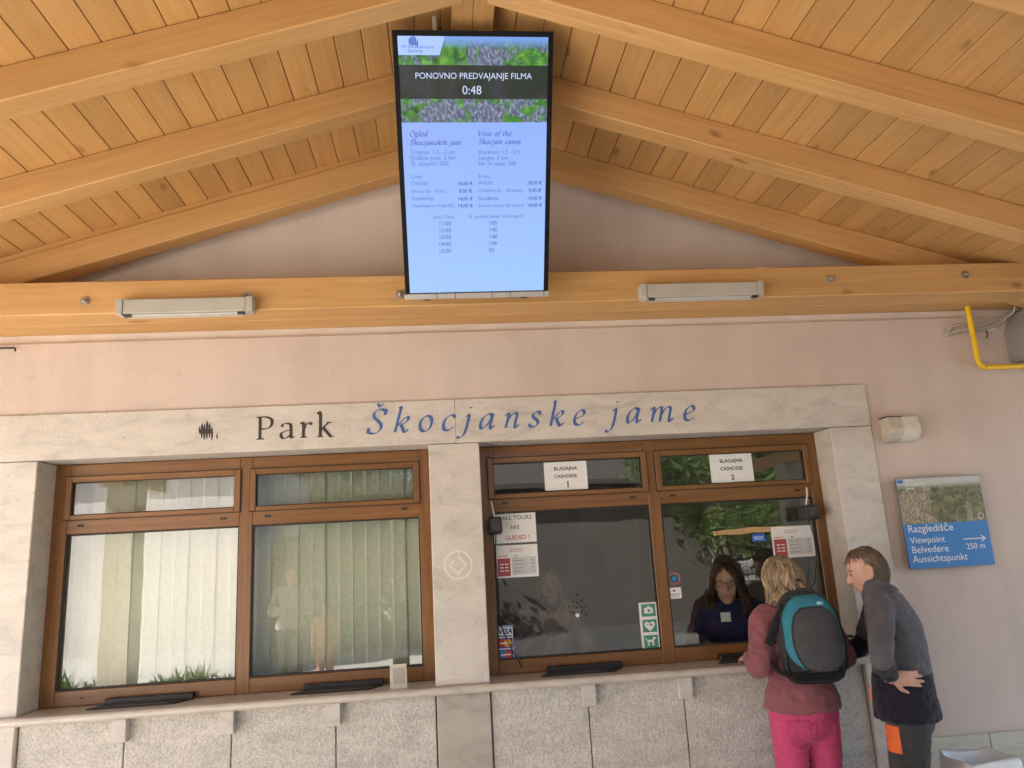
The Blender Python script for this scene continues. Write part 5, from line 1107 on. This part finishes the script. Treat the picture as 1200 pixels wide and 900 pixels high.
z = 0
while z < 1.28:
    hh = random.uniform(.11, .17); x = 4.97+random.uniform(0, .1)
    while x < 8.1:
        ww = random.uniform(.12, .26)
        link(bpy.data.objects.new('stone', random.choice(rocks)), rw, Matrix.Translation((x+ww/2, -8.70, z+hh/2)) @ Matrix.Rotation(random.uniform(-.08, .08), 4, 'Y') @ Matrix.Diagonal((ww*.97, .16*random.uniform(.8, 1.2), hh*.96, 1)))
        x += ww
    z += hh
rl = thing('wooden_rail', 'pale wooden rail on posts above the rubble wall, reflected in the second pane', 'railing', (8, -9.0, 1.3))
member('rail', (4.95, -9.0, 1.83), (12, -9.0, 1.83), .05, .09, 'beam', rl); 
for x in (6.4, 7.6, 8.8, 10.2, 11.8): member('post', (x, -9.05, 1.301), (x, -9.05, 1.9), .09, .09, 'beam', rl, up=(0, 1, 0))
# trees
leafm = [thin(nme, c1, c2, 2.2, .4) for nme, c1, c2 in (('leaf green', (.15, .24, .055), (.07, .125, .028)), ('leaf light', (.20, .29, .075), (.10, .165, .04)), ('leaf dark', (.085, .145, .045), (.04, .075, .022)))]
def treemesh(seed, h, spread, leaves, lm):
    rnd = random.Random(seed); tr = MB(); tips = []
    def grow(p, d, l, r, lev):
        pts = [p]; dd = d.copy()
        for k in range(3): dd = (dd+Vector((rnd.uniform(-.25, .25), rnd.uniform(-.25, .25), rnd.uniform(-.05, .15)))).normalized(); pts.append(pts[-1]+dd*l/3)
        tr.tube(pts, [r, r*.85, r*.7, r*.5], n=6 if lev else 9, sub=2, caps=False)
        if lev >= 2: tips.extend(pts[1:])
        if lev < 3:
            for k in range(3 if lev else 4):
                nd = (dd*.6+Vector((rnd.uniform(-1, 1), rnd.uniform(-1, 1), rnd.uniform(.0, .8)))*spread).normalized(); grow(pts[rnd.choice((1, 2, 3)) if lev == 0 else rnd.choice((2, 3))], nd, l*rnd.uniform(.55, .75), r*.5, lev+1)
    grow(Vector((0, 0, 0)), Vector((rnd.uniform(-.2, .2), rnd.uniform(-.2, .2), 1)).normalized(), h*.45, h*.024, 0)
    V, F = [], []
    for i in range(leaves):
        c = rnd.choice(tips)+Vector((rnd.gauss(0, .32), rnd.gauss(0, .32), rnd.gauss(0, .24))); a = Vector((rnd.uniform(-1, 1), rnd.uniform(-1, 1), rnd.uniform(-.6, .6))).normalized(); b = a.cross(Vector((rnd.uniform(-1, 1), rnd.uniform(-1, 1), rnd.uniform(-1, 1)))).normalized()
        s = rnd.uniform(.05, .11); n0 = len(V); V += [c-a*s, c+b*s*.45, c+a*s, c-b*s*.45]; F.append((n0, n0+1, n0+2, n0+3))
    me = bpy.data.meshes.new('crown'); me.from_pydata([tuple(v) for v in V], [], F); me.materials.append(lm)
    tm_ = tr.mesh('trunk'); tm_.materials.append(MAT['bark']); return tm_, me
kinds = [treemesh(11, 6.5, .9, 15000, leafm[0]), treemesh(12, 7.5, .8, 16000, leafm[1]), treemesh(13, 5.5, 1.0, 14000, leafm[2])]
tl = ('spreading green tree beyond the rubble wall, seen only as a reflection', 'tall light green tree behind the yard, seen only as a reflection', 'dense dark green tree behind the yard, seen only as a reflection')
for i, (x, y, k, s) in enumerate(((6.9, -11.2, 0, .9), (8.9, -10.8, 1, .8), (5.9, -10.4, 1, .55), (7.3, -10.2, 1, .5), (6.5, -12.6, 1, .9), (8.0, -12.2, 1, 1), (10.5, -11.4, 0, 1.1), (6.8, -15, 1, 1.2), (13, -14, 2, 1.2), (9.5, -17, 1, 1.3), (-2.4, -17.5, 2, 1), (-.8, -19, 2, 1.3), (-3.4, -20, 1, 1.3), (7.4, -13.5, 2, 1.2), (12, -19, 2, 1.5))):
    t = thing('tree', tl[k], 'tree', (x, y, 0), random.uniform(0, 6.28), 'trees across the yard: kind %s' % 'ABC'[k])
    for nm, me in zip(('trunk', 'crown'), kinds[k]): link(bpy.data.objects.new(nm, me), t, WM[t] @ Matrix.Scale(s, 4))
# dark hedge, added to dim the bright backdrop in the window reflection
rnd = random.Random(77); V, F = [], []
for i in range(15000):
    c = Vector((rnd.uniform(-3.25, .25), -10.6+rnd.gauss(0, .28), 2.3*rnd.random()**.8)); c.z += .12*math.sin(c.x*5)+.1*math.sin(c.x*11+1)
    a = Vector((rnd.uniform(-1, 1), rnd.uniform(-1, 1), rnd.uniform(-1, 1))).normalized(); b = a.cross(Vector((rnd.uniform(-1, 1), rnd.uniform(-1, 1), rnd.uniform(-1, 1)))).normalized(); s = rnd.uniform(.04, .08)
    n0 = len(V); V += [c-a*s, c+b*s*.5, c+a*s, c-b*s*.5]; F.append((n0, n0+1, n0+2, n0+3))
hg = thing('hedge', 'dark hedge added between the two houses to dim the window reflection', 'hedge', (-1.5, -10.6, 0))
me = bpy.data.meshes.new('foliage'); me.from_pydata([tuple(v) for v in V], [], F); me.materials.append(leafm[2]); mesh_obj('foliage', me, [], hg)
for x in (-2.9, -2.2, -1.5, -.8, -.1): MB().tube([(x, -10.6, 0), (x+.05, -10.55, .8), (x-.04, -10.62, 1.6)], [.05, .04, .02], n=7).build('stem', 'bark', hg)
# grass tufts at the foot of the white house
for i in range(9):
    V, F = [], []; rnd = random.Random(50+i)
    for k in range(110):
        a = rnd.uniform(0, 6.28); l = rnd.uniform(.12, .3+.28*((i*7) % 5)/4); ln = rnd.uniform(.15, .8); b0 = Vector((rnd.uniform(-.15, .15), rnd.uniform(-.1, .1), 0)); d = Vector((math.cos(a)*ln, math.sin(a)*ln, 1)).normalized(); s = Vector((-math.sin(a), math.cos(a), 0))*.022; n0 = len(V)
        V += [b0-s, b0+s, b0+d*l*.6+s*.9, b0+d*l*.6-s*.9, b0+d*l+Vector((d.x, d.y, -.25))*.12]; F += [(n0, n0+1, n0+2, n0+3), (n0+3, n0+2, n0+4)]
    me = bpy.data.meshes.new('blades'); me.from_pydata([tuple(v) for v in V], [], F); me.materials.append(leafm[i % 2])
    t = thing('grass_tuft', 'spiky green tuft at the foot of the white house, seen only as a reflection', 'plant', (-6.0+i*.36, -6.4-.3*random.random(), 0), group='tufts along the white house'); link(bpy.data.objects.new('blades', me), t, WM[t])
bpy.data.scenes.remove(SC2)
